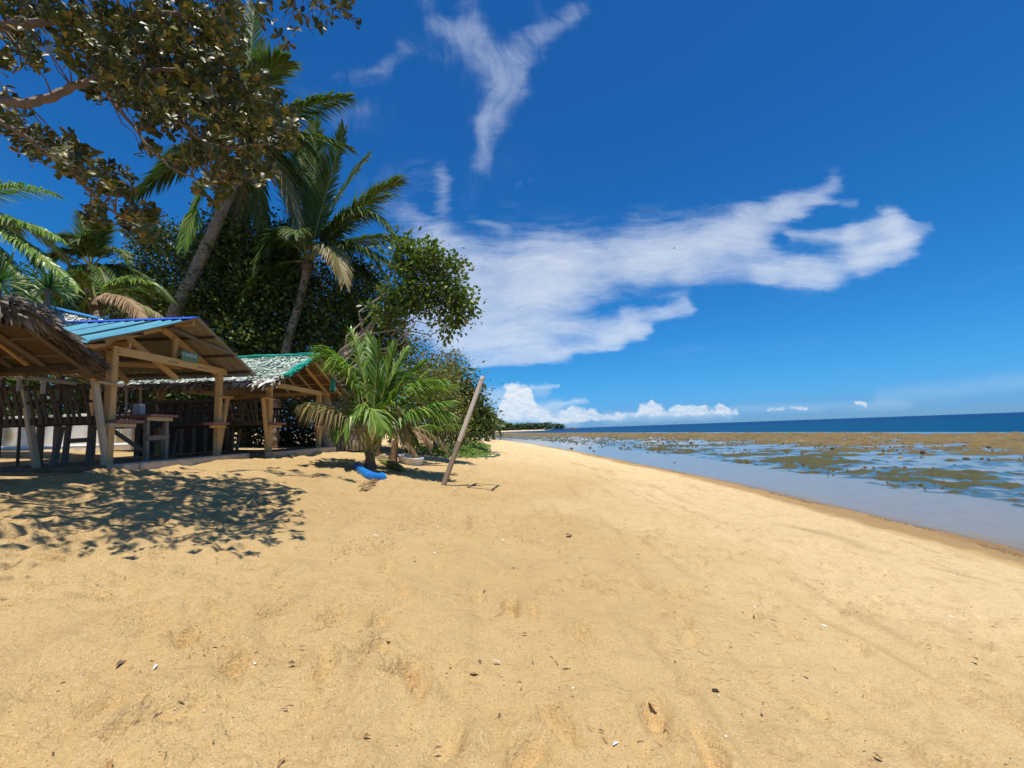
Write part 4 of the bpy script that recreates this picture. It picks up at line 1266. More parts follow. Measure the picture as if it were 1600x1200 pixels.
    o = link('foliage', leaf_mesh('foliage', LEAF6, pos[rest] - np.array(base), fr[rest], sz[rest], MAT['near_leaf']), t)
    o['kind'] = 'stuff'
    me = fast_mesh('leaf', LEAF6[0], LEAF6[1], MAT['near_leaf'])
    for i in keep:
        o = link('leaf', me, t)
        m = Matrix.Identity(4)
        for r in range(3):
            for c in range(3): m[r][c] = fr[i][c][r] * sz[i]
            m[r][3] = pos[i][r] - base[r]
        o.matrix_basis = m


near_tree()


# ------------------------------------------------------------------ huts
FL = 1.13     # hut floor height


def slat_mesh():
    mb = MB(); mb.beam((0, 0, 0), (0, 0, 1), 0.058, 0.02, up=(0, 1, 0))
    me = bpy.data.meshes.new('slat')
    me.from_pydata(mb.v, [], mb.f)
    ul = me.uv_layers.new(name='UVMap'); ul.data.foreach_set('uv', np.asarray(mb.uv, np.float32).ravel())
    me.materials.append(MAT['dark_wood']); me.update()
    return me


SLAT = slat_mesh()


def bench(hut, x_sea, x_in, y0, lean, seed, fmat='pale_wood', supports=None, nslat=22, open_under=True, zf=FL):
    """bench built into the hut along x; its slatted back leans out (lean = -1 towards the camera side, +1 away)"""
    R = random.Random(seed)
    zs = zf + 0.78
    seat = MB()
    for k in range(3):       # seat boards
        yy = y0 - lean * (0.02 + 0.17 * k)
        seat.beam((x_sea + 0.16 + R.uniform(-.03, .03), yy, zs), (x_in, yy, zs + R.uniform(-.01, .01)), 0.155, 0.035)
    so = seat.build('bench', MAT['dark_wood'], hut)
    top = zf + 1.45
    ob = 0.36                # how far the back leans out at the top
    part_beam('back_rail', MAT['dark_wood'], so, (x_sea, y0 + lean * ob, top), (x_in, y0 + lean * ob, top), 0.05, 0.09)
    part_beam('back_rail', MAT['dark_wood'], so, (x_sea, y0 + lean * 0.20, zs + 0.06), (x_in, y0 + lean * 0.20, zs + 0.06), 0.05, 0.13)
    part_beam('back_rail', MAT['dark_wood'], so, (x_sea, y0 + lean * 0.29, zs + 0.40), (x_in, y0 + lean * 0.29, zs + 0.40), 0.035, 0.05)
    n = nslat
    o0 = root_loc(hut)
    for k in range(n):
        x = x_sea - 0.16 + (x_in - x_sea + 0.2) * (k + R.uniform(-0.18, 0.18)) / n
        s = link('slat', SLAT, so)
        p0 = Vector((x, y0 + lean * 0.225, zs)); p1 = Vector((x + R.uniform(-.08, .03), y0 + lean * (ob + 0.045), top + R.uniform(-0.05, 0.03)))
        d = p1 - p0
        z = d.normalized(); xx = Vector((1, 0, 0)); yy = z.cross(xx).normalized(); xx = yy.cross(z)
        m = Matrix.Identity(4)
        wsc = R.uniform(0.8, 1.25)
        for r in range(3):
            m[r][0] = xx[r] * wsc; m[r][1] = yy[r]; m[r][2] = z[r] * d.length; m[r][3] = p0[r] - o0[r]
        s.matrix_basis = m
    # V-shaped ends: a slanted leg rising from the post's foot
    for j, x in enumerate(supports or (x_sea + 0.02, x_in)):
        part_beam('bench_leg', MAT[fmat if j == 0 else 'pale_wood'], so, (x, y0 + lean * 0.02, zf - 0.04), (x, y0 + lean * 0.36, top + 0.08), 0.115, 0.07, up=(1, 0, 0))
        if j: part_beam('bench_leg', MAT['grey_wood'], so, (x - 0.02, y0 - lean * 0.30, zf - 0.04), (x + 0.05, y0 - lean * 0.36, zs - 0.02), 0.10, 0.07, up=(1, 0, 0))
    part_beam('end_cap', MAT[fmat], so, (x_sea + 0.10, y0 + lean * 0.40, top + 0.07), (x_sea + 0.10, y0 - lean * 0.12, top + 0.045), 0.10, 0.035)
    part_beam('end_cap', MAT[fmat], so, (x_sea + 0.12, y0 + lean * 0.14, zs - 0.05), (x_sea + 0.12, y0 - lean * 0.46, zs - 0.055), 0.06, 0.075)
    part_beam('end_cap', MAT['red_wood'], so, (x_sea + 0.12, y0 + lean * 0.10, zs + 0.02), (x_sea + 0.12, y0 - lean * 0.54, zs + 0.02), 0.26, 0.06)
    return so


def hut_frame(t, x0, x1, y0, y1, ztop, zap, yap, fmat='yellow_wood', zf=FL):
    ps = 0.14
    for x in (x0, x1):
        for y in (y0, y1):
            part_beam('post', MAT[fmat], t, (x, y, zf - 0.25), (x + 0.01, y, ztop), ps, ps, up=(0, 1, 0))
    # tie beams along the beach and across
    for x in (x0, x1):
        part_beam('beam', MAT[fmat], t, (x + 0.11, y0 - 0.12, ztop - 0.10), (x + 0.11, y1 + 0.15, ztop - 0.10), 0.05, 0.16)
    for y in (y0, y1):
        part_beam('beam', MAT[fmat], t, (x0 + 0.25, y + 0.11, ztop + 0.03), (x1 - 0.3, y + 0.11, ztop + 0.03), 0.05, 0.13)


def blue_hut():
    x0, x1, y0, y1 = -7.72, -11.0, 8.8, 12.05
    t = thing('beach_hut', 'open wooden beach hut with blue metal roof and small painted sign', 'hut', (-9.3, 10.4, FL))
    ztop = EYE + 1.90
    A = P(318, 498, 10.1); A.x += 0.0
    Cn = P(131, 536, 7.5); Cf = P(401, 588, 12.5)
    xs = (A.x + Cn.x + Cf.x) / 3
    zap, zn, zfar = A.z, Cn.z, Cf.z
    yap, yn, yf = A.y, Cn.y, Cf.y
    hut_frame(t, x0, x1, y0, y1, ztop, zap, yap)
    # rib-profiled roof sheets, each a part; the seaward verge is the outermost sheet's edge
    W_ = 0.86; nsheet = 6

    def sheet(xa, xb_, ye, ze, lift):
        mb = MB()
        n = 24
        prof = []
        for i in range(n + 1):
            u = i / n
            x = xa + (xb_ - xa) * u
            ph = (u * 4) % 1.0
            h = 0.04 if ph < 0.12 or ph > 0.95 else 0.0
            prof.append((x, h))
        nr = 3
        for layer, mi in ((0.004, 0), (-0.004, 1)):
            for r in range(nr):
                t0, t1 = r / nr, (r + 1) / nr
                for (xa_, ha), (xb2, hb_) in zip(prof, prof[1:]):
                    q = []
                    for tt, (x, h) in ((t0, (xa_, ha)), (t0, (xb2, hb_)), (t1, (xb2, hb_)), (t1, (xa_, ha))):
                        sag = -0.02 * math.sin(math.pi * tt)
                        q.append((x, yap + (ye - yap) * tt, zap + (ze - zap) * tt + h + layer + lift + sag))
                    if (layer > 0) == (ye > yap): q = q[::-1]
                    mb.quad(q, None, mi)
        return mb.build('roof_sheet', [MAT['roof_top'], MAT['roof_under']], t)
    for k in range(nsheet):
        xa = xs - k * (W_ - 0.06); xb_ = xa - W_
        sheet(xa, xb_, yn - 0.04 * (k % 2), zn, 0.004 * (k % 2))
        sheet(xa, xb_, yf + 0.05 * (k % 2), zfar, 0.004 * (k % 2))
    xin = xs - nsheet * (W_ - 0.06) - 0.06
    rc = MB()
    sn = (zn - zap) / (yap - yn); sf = (zfar - zap) / (yf - yap)
    for i, (sgn, sl) in enumerate(((-1, sn), (1, sf))):
        for lay, mi in ((0.055, 0), (0.045, 0)):
            q = [(xs + 0.02, yap, zap + lay), (xin, yap, zap + lay), (xin, yap + sgn * 0.27, zap + lay + sl * 0.27), (xs + 0.02, yap + sgn * 0.27, zap + lay + sl * 0.27)]
            rc.quad(q if sgn < 0 else q[::-1])
    rc.build('ridge_cap', MAT['ridge_paint'], t)
    # rafters at the post lines, purlins along x, king posts
    def roofz(y, d=0.0):
        return (zap + (zn - zap) * (yap - y) / (yap - yn) if y < yap else zap + (zfar - zap) * (y - yap) / (yf - yap)) - d
    for x in (x0 - 0.06, x1 + 0.1):
        part_beam('rafter', MAT['yellow_wood'], t, (x, yap, roofz(yap, 0.17)), (x, yf - 0.35, roofz(yf - 0.35, 0.15)), 0.055, 0.14)
        part_beam('rafter', MAT['yellow_wood'], t, (x, yap, roofz(yap, 0.17)), (x, yn + 0.45, roofz(yn + 0.45, 0.15)), 0.055, 0.14)
        part_beam('king_post', MAT['yellow_wood'], t, (x + 0.06, yap + 0.35, ztop - 0.1), (x + 0.06, yap + 0.35, roofz(yap + .35, 0.2)), 0.05, 0.13, up=(0, 1, 0))
    for y in (yf - 0.30, yf - 1.05, yf - 1.8, yn + 0.3, yn + 1.1, yn + 1.9):
        part_beam('purlin', MAT['dark_wood'], t, (xs - 0.02, y, roofz(y, 0.045)), (xin + 0.1, y, roofz(y, 0.045)), 0.05, 0.06)
    part_beam('ridge_beam', MAT['yellow_wood'], t, (xs - 0.1, yap, roofz(yap, 0.09)), (xin + 0.1, yap, roofz(yap, 0.09)), 0.05, 0.11)
    part_beam('brace', MAT['grey_wood'], t, (x0, yap + 0.1, roofz(yap + .1, 0.10)), (xs - 0.06, yf - 1.25, roofz(yf - 1.25, 0.07)), 0.05, 0.07)
    # inner second frame: low brace and rafter seen under the far slope
    part_beam('brace', MAT['yellow_wood'], t, P(200, 528, 9.7), P(276, 592, 10.8), 0.06, 0.12)
    part_beam('beam', MAT['yellow_wood'], t, P(184, 569, 10.8), P(305, 575, 12.3), 0.06, 0.11)
    part_beam('brace', MAT['yellow_wood'], t, P(176, 575, 10.9), P(200, 597, 11.3), 0.06, 0.11)
    part_beam('verge_board', MAT['yellow_wood'], t, P(130, 541, 8.1), P(174, 534, 8.75), 0.04, 0.13)
    for s in (-1, 1):
        part_tube('wire_binding', MAT['wire'], t, [(x0 + 0.1, y0 + 0.1, ztop - 0.06 + 0.03 * s), (x0 + 0.14, y0 - 0.04, ztop - 0.12 + 0.03 * s), (x0 - 0.02, y0 - 0.1, ztop - 0.08)], 0.008, 5)
    bench(t, x0, x1 + 0.3, y0, -1, 5, 'pale_wood', (x0 + 0.02, -9.02, x1 + 0.3))
    bench(t, x0, x1 + 0.3, y1, 1, 6, 'yellow_wood')
    # inland back: low rail of slats and bamboo
    part_tube('bamboo_rail', MAT['bamboo'], t, [P(180, 602, 11.6), P(205, 604, 11.8), P(226, 608, 12.0)], 0.03, 7)
    for px in (198, 220):
        part_tube('bamboo_post', MAT['bamboo'], t, [P(px, 604, 11.8), P(px, 645, 11.8)], 0.028, 7)
    # sign: boards nailed to the tie beam
    ys0, ys1 = P(254, 556, 10.42).y, P(283, 560, 10.98).y
    zt = EYE + (690 - 546) * 10.5 / 720 - 0.02
    sg = thing('sign_board', 'small teal painted sign with white letters on the tie beam of blue-roofed hut', 'sign', (x0 + 0.15, (ys0 + ys1) / 2, zt - 0.12))
    xf = x0 + 0.165
    sb = MB(); sb.beam((xf, ys0, zt - 0.06), (xf, ys1, zt - 0.055), 0.022, 0.13); sb.build('board', MAT['sign_paint'], sg)
    sb = MB(); sb.beam((xf - 0.002, ys0 + 0.01, zt - 0.175), (xf - 0.002, ys1 - 0.01, zt - 0.165), 0.02, 0.095)
    sb.build('board', MAT['green_board'], sg)
    LET = {'C': [[(1, .85), (.7, 1), (.3, 1), (0, .75), (0, .25), (.3, 0), (.7, 0), (1, .15)]], 'A': [[(0, 0), (.5, 1), (1, 0)], [(.22, .38), (.78, .38)]],
           'M': [[(0, 0), (.08, 1), (.5, .35), (.92, 1), (1, 0)]], 'S': [[(.95, .88), (.6, 1), (.15, .9), (.1, .65), (.85, .38), (.9, .12), (.5, 0), (.05, .12)]],
           'U': [[(0, 1), (.02, .3), (.3, 0), (.7, 0), (.98, .3), (1, 1)]], 'R': [[(0, 0), (0, 1), (.6, 1), (.95, .8), (.9, .6), (.55, .48), (0, .45)], [(.45, .46), (1, 0)]]}
    lt = MB()
    n = 6; cell = (ys1 - ys0 - 0.06) / n
    for i, ch in enumerate('CAMSUR'):
        yb = ys0 + 0.025 + i * cell; zb = zt - 0.108 + 0.004 * math.sin(i * 2.1)
        for line in LET[ch]:
            for (a, b), (c, d) in zip(line, line[1:]):
                lt.beam((xf + 0.013, yb + a * cell * 0.80, zb + b * 0.085), (xf + 0.013, yb + c * cell * 0.80, zb + d * 0.085), 0.016, 0.005, up=(1, 0, 0))
    lt.build('lettering', MAT['letter_paint'], sg)
    # faint pen scrawl on the beam either side of the sign
    ik = MB(); R = random.Random(4)
    for ya, yb in ((ys0 - 0.36, ys0 - 0.05), (ys1 + 0.06, ys1 + 0.42)):
        y = ya; z = ztop - 0.11
        while y < yb:
            ny = y + R.uniform(0.012, 0.03); nz = ztop - 0.11 + R.uniform(-0.03, 0.03)
            ik.beam((x0 + 0.1375, y, z), (x0 + 0.1375, ny, nz), 0.007, 0.003, up=(1, 0, 0)); y, z = ny, nz
    ik.build('pen_scrawl', MAT['ink'], t)

    # table between the benches
    ty0, ty1 = 9.68, 10.50; tz = EYE + 0.58
    tt = thing('table', 'reddish plank table standing between the benches of blue-roofed hut', 'table', (-8.5, 10.1, FL))
    for k in range(4):
        y = ty0 + 0.1 + k * (ty1 - ty0) / 4
        part_beam('plank', MAT['red_wood'], tt, (-7.62, y, tz), (-9.7, y, tz), 0.195, 0.05)
    part_beam('apron', MAT['pale_wood'], tt, (-7.72, ty0 + 0.04, tz - 0.07), (-7.72, ty1 - 0.06, tz - 0.07), 0.03, 0.08)
    for x in (-7.80, -9.45):
        for y in (ty0 + 0.13, ty1 - 0.15):
            part_beam('leg', MAT['grey_wood'], tt, (x + (0.02 if x > -8 else -0.05), y, FL - 0.01), (x, y, tz - 0.03), 0.085, 0.085, up=(0, 1, 0))
        part_beam('stretcher', MAT['grey_wood'], tt, (x + 0.06, ty0 + 0.1, FL + 0.47), (x + 0.06, ty1 - 0.12, FL + 0.49), 0.03, 0.10)
    part_beam('brace', MAT['grey_wood'], tt, (-7.9, ty0 + 0.2, FL + 0.2), (-8.9, ty0 + 0.2, tz - 0.06), 0.05, 0.08)
    # tin on the table
    c = P(225, 650, 10.0); c.z = tz + 0.025; c.x = -7.98; c.y = 9.82
    tn = thing('container', 'grey square tin standing on the reddish table', 'tin', c)
    mb = MB(); mb.beam(c, c + Vector((0, 0, 0.20)), 0.17, 0.15, up=(0, 1, 0)); mb.build('body', MAT['grey_tin'], tn)
    mb = MB(); mb.beam(c + Vector((0, 0, 0.201)), c + Vector((0, 0, 0.222)), 0.155, 0.135, up=(0, 1, 0)); mb.build('lid', MAT['white_plastic'], tn)


MAT['green_board'] = plain('green_board', (0.10, 0.27, 0.17), (0.16, 0.30, 0.15), 5, 0.6, 0.1)


def thatch_slope(g, P00, P10, P01, P11, rows, per_row, L, w, jit, lift=0.01, vmax=1.0, shag=1.0):
    """leaf strips laid in overlapping rows. P00-P10 = ridge edge, P01-P11 = eave edge"""
    P00, P10, P01, P11 = [np.array(p) for p in (P00, P10, P01, P11)]
    n0 = np.cross(P10 - P00, P01 - P00); n0 /= np.linalg.norm(n0)
    if n0[2] < 0: n0 = -n0
    pos, dr, nr, sz = [], [], [], []
    for r in range(rows + 1):
        v = r / rows * vmax
        for k in range(per_row):
            u = (k + g.uniform(-0.6, 0.6)) / per_row
            vv = v + g.uniform(-0.35, 0.35) / rows
            p = (P00 * (1 - u) + P10 * u) * (1 - vv) + (P01 * (1 - u) + P11 * u) * vv
            d = (P01 - P00) * (1 - u) + (P11 - P10) * u; d /= np.linalg.norm(d)
            side = P10 - P00; side = side / np.linalg.norm(side)
            dd = d + side * g.normal(0, 0.28 * shag) + n0 * g.normal(0.06, 0.09 * shag)
            if r >= rows - 0: dd = dd + np.array([0, 0, -0.35]) * g.random() * shag
            pos.append(p + n0 * (lift + g.random() * jit)); dr.append(dd); nr.append(n0 + g.normal(0, 0.22, 3)); sz.append(L * g.uniform(0.7, 1.25))
    return np.array(pos), np.array(dr), np.array(nr), np.array(sz)


STRIP = (np.array([[0, -0.09, 0], [0, 0.09, 0], [0.55, 0.12, 0.03], [0.55, -0.12, 0.03], [1, 0.02, -0.03]]), [np.array([[0, 1, 2, 3]]), np.array([[3, 2, 4]])])


STRIP2 = (STRIP[0] * np.array([1, 0.55, 1]), STRIP[1])


def solid_slope(mb, P00, P10, P01, P11, th=0.05):
    P00, P10, P01, P11 = [Vector(p) for p in (P00, P10, P01, P11)]
    n = (P10 - P00).cross(P01 - P00).normalized()
    if n.z < 0: n = -n
    N = 6
    for lay in (0, 1):
        for i in range(N):
            a, b = i / N, (i + 1) / N
            q = [P00.lerp(P01, a), P10.lerp(P11, a), P10.lerp(P11, b), P00.lerp(P01, b)]
            q = [p - n * th * lay for p in q]
            mb.quad(q if lay == 0 else q[::-1])


def net_hut():
    g = np.random.default_rng(31)
    x0, x1, y0, y1 = -7.05, -10.2, 13.3, 16.7
    t = thing('beach_hut', 'open wooden beach hut with pale thatch roof under a green net', 'hut', (-8.6, 15, FL))
    A = P(494, 557, 15.0); Cn = P(431, 600, 12.5); Cf = P(541, 616, 17.6)
    xs = (A.x + Cn.x + Cf.x) / 3
    yap, zap = A.y, A.z; yn, zn = 12.3, Cn.z; yf, zf_ = Cf.y, Cf.z
    ztop = EYE + 1.55
    xin = xs - 4.6
    for x in (x0, x1):
        for y in (y0, y1):
            part_beam('post', MAT['yellow_wood'], t, (x, y, FL - 0.25), (x + 0.01, y, ztop), 0.15, 0.15, up=(0, 1, 0))
    for x in (x0, x1):
        part_beam('beam', MAT['yellow_wood'], t, (x + 0.10, y0 - 0.1, ztop + 0.02), (x + 0.10, y1 + 0.1, ztop + 0.02), 0.05, 0.15)
    for y in (y0, y1):
        part_beam('beam', MAT['yellow_wood'], t, (x0 + 0.3, y, ztop + 0.02), (x1 - 0.3, y, ztop + 0.02), 0.05, 0.12)
    near = ((xs, yap, zap), (xin, yap, zap), (xs, yn, zn), (xin, yn, zn))
    farp = ((xs, yap, zap), (xin, yap, zap), (xs + 0.05, yf, zf_), (xin, yf, zf_))
    mb = MB(); solid_slope(mb, *near); solid_slope(mb, *farp)
    mb.build('thatch_underlayer', MAT['under_thatch'], t)
    data = [thatch_slope(g, *near, 22, 85, 0.24, 0.1, 0.035, 0.012, shag=1.3), thatch_slope(g, *farp, 16, 70, 0.26, 0.1, 0.05, 0.012)]
    pos = np.concatenate([d[0] for d in data]); dr = np.concatenate([d[1] for d in data]); nr = np.concatenate([d[2] for d in data]); sz = np.concatenate([d[3] for d in data])
    o0 = np.array(t.location)
    o = link('thatch', leaf_mesh('thatch', STRIP, pos - o0, frames(len(pos), dr, nr), sz, MAT['grey_thatch']), t); o['kind'] = 'stuff'
    # ragged brown fringe under the eaves and verge
    pos, dr, nr, sz = [], [], [], []
    for k in range(700):
        u = g.random()
        if k < 280:
            p = np.array([xs + 0.05 - u * 4.6, yf, zf_]); d = np.array([g.normal(0, 0.3), 0.4, -0.8])
        elif k < 480:
            p = np.array([xs - u * 4.6, yn, zn]); d = np.array([g.normal(0, 0.3), -0.5, -0.7])
        elif k < 600:
            p = np.array([xs + 0.02, yap + (yf - yap) * u, zap + (zf_ - zap) * u]); d = np.array([0.35, 0.6, -0.5 + g.normal(0, 0.3)])
        else:
            p = np.array([xs + 0.02, yap + (yn - yap) * u, zap + (zn - zap) * u]); d = np.array([0.3, -0.6, -0.4 + g.normal(0, 0.3)])
        pos.append(p + g.normal(0, 0.02, 3)); dr.append(d); nr.append([g.normal(0, .4), -0.6, 0.6]); sz.append(g.uniform(0.12, 0.3))
    pos = np.array(pos)
    o = link('thatch_fringe', leaf_mesh('thatch_fringe', STRIP, pos - o0, frames(len(pos), np.array(dr), np.array(nr)), np.array(sz), MAT['thatch']), t); o['kind'] = 'stuff'

    def rz(y, d): return (zap + (zn - zap) * (yap - y) / (yap - yn) if y < yap else zap + (zf_ - zap) * (y - yap) / (yf - yap)) - d
    for i in range(5):
        x = xs - 0.10 - i * 0.45
        m = 'yellow_wood' if i in (1,) else 'pale_wood'
        part_beam('rafter', MAT[m], t, (x, yap, rz(yap, 0.11)), (x, yf - 0.15, rz(yf - 0.15, 0.10)), 0.045, 0.07 if i != 1 else 0.12)
        part_beam('rafter', MAT[m], t, (x, yap, rz(yap, 0.11)), (x, yn + 0.25, rz(yn + 0.25, 0.10)), 0.045, 0.07 if i != 1 else 0.12)
    for y in (yf - 0.3, yf - 0.95, yf - 1.6, yf - 2.2, yn + 0.5, yn + 1.4):
        part_beam('batten', MAT['pale_wood'], t, (xs - 0.02, y, rz(y, 0.075)), (xin + 0.1, y, rz(y, 0.075)), 0.035, 0.035)
    # net over the near slope: thin strands following the roof
    nb = MB(); R = random.Random(8)
    a, b, c, d = [Vector(p) for p in near]
    nn = Vector((0, (zn - zap), (yap - yn))).normalized()
    if nn.z < 0: nn = -nn

    def S_(u, v):
        p = a.lerp(b, u).lerp(c.lerp(d, u), v)
        return p + nn * (0.07 + 0.015 * math.sin(u * 70) * math.sin(v * 50))
    nu, nv = 60, 38
    for i in range(nu + 1):
        u = i / nu
        pts = [S_(u + 0.004 * R.uniform(-1, 1), -0.02 + 0.92 * j / 10) for j in range(11)]
        for p, q in zip(pts, pts[1:]):
            s = Vector((0.0028, 0, 0)); nb.quad([p - s, p + s, q + s, q - s])
    for j in range(nv + 1):
        v = -0.02 + 0.92 * j / nv
        pts = [S_(i / 16, v + 0.004 * R.uniform(-1, 1)) for i in range(17)]
        for p, q in zip(pts, pts[1:]):
            s = Vector((0, 0.0025, -0.0014)); nb.quad([p - s, q - s, q + s, p + s])
    o = nb.build('net', MAT['net'], t)
    # gathered rolls of net along the ridge and the verge
    gb = MB()
    for k in range(16):
        pts = [Vector((xs + 0.10 + R.uniform(-.10, .14), yap + (yn - yap) * v + R.uniform(-.03, .03), rz(yap + (yn - yap) * v, -0.08) + 0.05 * math.sin(v * 5 + k))) for v in [i / 8 * 0.86 - 0.02 for i in range(9)]]
        gb.tube(pts, 0.012, 4, cap=False)
    for k in range(10):
        pts = [Vector((xs + 0.1 - u * 4.6, yap + R.uniform(-.16, .08), zap + 0.08 + R.uniform(-.03, .03))) for u in [i / 9 for i in range(10)]]
        gb.tube(pts, 0.012, 4, cap=False)
    for k in range(10):
        p = Vector((xs + 0.06 + R.uniform(-.1, .05), yap + 1.35 + R.uniform(-0.14, .14), rz(yap + 1.35, 0.0)))
        gb.tube([p, p + Vector((R.uniform(-.03, .03), R.uniform(-.05, .05), -0.28)), p + Vector((R.uniform(-.08, .08), R.uniform(-.08, .08), -0.5))], 0.012, 4, cap=False)
    gb.build('net_roll', MAT['net'], t)
    bench(t, x0, x1 + 0.2, y0, -1, 15, 'yellow_wood')
    bench(t, x0, x1 + 0.2, y1, 1, 16, 'yellow_wood')
    # dark board wall at the back
    bw = thing('board_wall', 'dark upright board wall closing the back of the netted hut', 'wall', (x1 - 0.3, 15, FL))
    for k in range(22):
        y = 12.9 + k * 0.19
        part_beam('plank', MAT['dark_wood' if k % 3 else 'grey_wood'], bw, (x1 - 0.3 + R.uniform(-.012, .012), y, FL), (x1 - 0.3, y, FL + 1.55 + R.uniform(-.05, .05)), 0.03, 0.175, up=(0, 1, 0))
    # the far closed side: grey boards
    fw = thing('board_wall', 'weathered grey board screen beside the netted hut, low ledge in front', 'wall', (-6.6, 18.3, FL))
    for k in range(9):
        x = -7.2 + k * 0.2
        part_beam('plank', MAT['grey_wood'], fw, (x, 18.5 + R.uniform(-.01, .01), FL - 0.2), (x + R.uniform(-.02, .02), 18.5, FL + 1.75), 0.18, 0.03, up=(0, 1, 0))
    part_beam('ledge', MAT['pale_wood'], fw, (-7.1, 18.2, FL + 0.62), (-5.5, 18.2, FL + 0.60), 0.22, 0.05)
    part_beam('front_board', MAT['grey_wood'], fw, (-7.1, 18.15, FL + 0.40), (-5.5, 18.15, FL + 0.38), 0.05, 0.34)
    for k in range(11):
        x = -7.0 + k * 0.15
        part_beam('slat', MAT['pale_wood'], fw, (x, 18.12, FL - 0.2), (x, 18.12, FL + 0.2), 0.10, 0.025, up=(0, 1, 0))


def thatch_hut():
    g = np.random.default_rng(51); R = random.Random(51)
    t = thing('beach_hut', 'nearest hut with brown leaf thatch roof cut by the left edge', 'hut', (-8.0, 6.0, FL))
    A = P(52, 487, 5.95); Cf = P(168, 584, 7.15)
    xs = (A.x + Cf.x) / 2
    yap, zap = A.y, A.z; yf, zf_ = Cf.y, Cf.z + 0.05
    yn = yap - (yf - yap) * 1.1; zn = zf_ - 0.1
    xin = xs - 3.9
    near = ((xs, yap, zap), (xin, yap, zap), (xs, yn, zn), (xin, yn, zn))
    farp = ((xs, yap, zap), (xin, yap, zap), (xs, yf, zf_), (xin, yf, zf_))
    mb = MB(); solid_slope(mb, *near, th=0.04); solid_slope(mb, *farp, th=0.04)
    mb.build('thatch_underlayer', MAT['under_thatch'], t)
    data = [thatch_slope(g, *near, 12, 170, 0.34, 0.1, 0.06, shag=1.2), thatch_slope(g, *farp, 10, 170, 0.30, 0.1, 0.06, shag=0.9, vmax=0.80)]
    pos = np.concatenate([d[0] for d in data]); dr = np.concatenate([d[1] for d in data]); nr = np.concatenate([d[2] for d in data]); sz = np.concatenate([d[3] for d in data])
    o0 = np.array(t.location)
    o = link('thatch', leaf_mesh('thatch', STRIP2, pos - o0, frames(len(pos), dr, nr), sz, MAT['thatch']), t); o['kind'] = 'stuff'
    # long leaf ends along the seaward verge and drooping from the ridge end
    pos, dr, nr, sz = [], [], [], []
    for k in range(1500):
        u = g.random()
        if k < 930:
            p = np.array([xs + g.uniform(-0.25, 0.05), yap + (yf - yap) * u, zap + (zf_ - zap) * u + g.uniform(-0.04, 0.07)]); d = np.array([g.uniform(-0.1, 0.35), 0.9, -0.55 + g.normal(0, 0.12)]); s = g.uniform(0.18, 0.38); p[1] -= 0.22 * u; p[2] += 0.10 * u
        elif k < 1170:
            p = np.array([xs - u * 3.9, yf, zf_]); d = np.array([g.normal(0, 0.3), 0.9, -0.45]); s = g.uniform(0.08, 0.17)
        else:
            p = np.array([xs + g.uniform(-0.2, 0.05), yap + g.uniform(-0.5, 0.15), zap + g.uniform(-0.05, 0.12)]); d = np.array([g.uniform(0, 0.5), g.normal(0.1, 0.3), g.uniform(-1.0, 0.0)]); s = g.uniform(0.15, 0.34)
        pos.append(p); dr.append(d); nr.append([0.5, -0.5, 0.8] + g.normal(0, 0.3, 3)); sz.append(s)
    pos = np.array(pos)
    fr = frames(len(pos), np.array(dr), np.array(nr)); sz = np.array(sz)
    single = set(range(1170, 1500, 2)); rest = np.array([i for i in range(len(pos)) if i not in single])
    o = link('thatch_fringe', leaf_mesh('thatch_fringe', STRIP2, pos[rest] - o0, fr[rest], sz[rest], MAT['thatch']), t); o['kind'] = 'stuff'
    lm = fast_mesh('thatch_leaf', STRIP[0], STRIP[1], MAT['thatch'])
    for i in sorted(single):          # the dry leaves hanging from the ridge end can be told apart
        o = link('thatch_leaf', lm, t); m = Matrix.Identity(4)
        for r in range(3):
            for c in range(3): m[r][c] = fr[i][c][r] * sz[i] * 1.1
            m[r][3] = pos[i][r] - o0[r]
        o.matrix_basis = m

    def rz(y, d): return (zap + (zn - zap) * (yap - y) / (yap - yn) if y < yap else zap + (zf_ - zap) * (y - yap) / (yf - yap)) - d
    for i in range(6):
        x = xs - 0.22 - i * 0.5
        part_tube('rafter', MAT['bark'], t, [(x, yap, rz(yap, 0.09)), (x, yf - 0.05, rz(yf - 0.05, 0.09))], 0.035, 7)
        part_tube('rafter', MAT['bark'], t, [(x, yap, rz(yap, 0.09)), (x, yn + 0.05, rz(yn + 0.05, 0.09))], 0.035, 7)
    for y in (yf - 0.12, yf - 0.45, yf - 0.8):
        part_beam('batten', MAT['grey_wood'], t, (xs - 0.05, y, rz(y, 0.055)), (xin, y, rz(y, 0.055)), 0.04, 0.03)
    part_beam('beam', MAT['dark_wood'], t, (xs - 0.35, yf - 0.28, rz(yf - 0.28, 0.13)), (xin, yf - 0.28, rz(yf - 0.28, 0.13)), 0.07, 0.09)
    part_beam('brace', MAT['yellow_wood'], t, P(-18, 520, 6.3), P(47, 570, 6.9), 0.05, 0.10)
    for x, y in ((-7.75, 6.75), (-7.75, 4.95), (-10, 6.75), (-10, 4.95)):
        part_beam('post', MAT['dark_wood'], t, (x, y, FL - 0.25), (x, y, rz(y, 0.05)), 0.13, 0.13, up=(0, 1, 0))
    # bamboo rail resting on stub posts in front of the next hut's bench
    bt = thing('bamboo_rail', 'pale bamboo pole rail laid on stubs above the dark bench back', 'railing', P(50, 700, 8.2))
    part_tube('pole', MAT['bamboo'], bt, [P(-60, 578, 7.9), P(0, 585, 8.05), P(60, 592, 8.2), P(118, 599, 8.35)], [0.048, 0.046, 0.042, 0.035], 9)
    for px, py in ((31, 592), (68, 596)):
        q = P(px, py, 8.15)
        part_tube('stub', MAT['bamboo'], bt, [q, q - Vector((0, 0, 0.22))], 0.035, 8)


blue_hut()
net_hut()
thatch_hut()


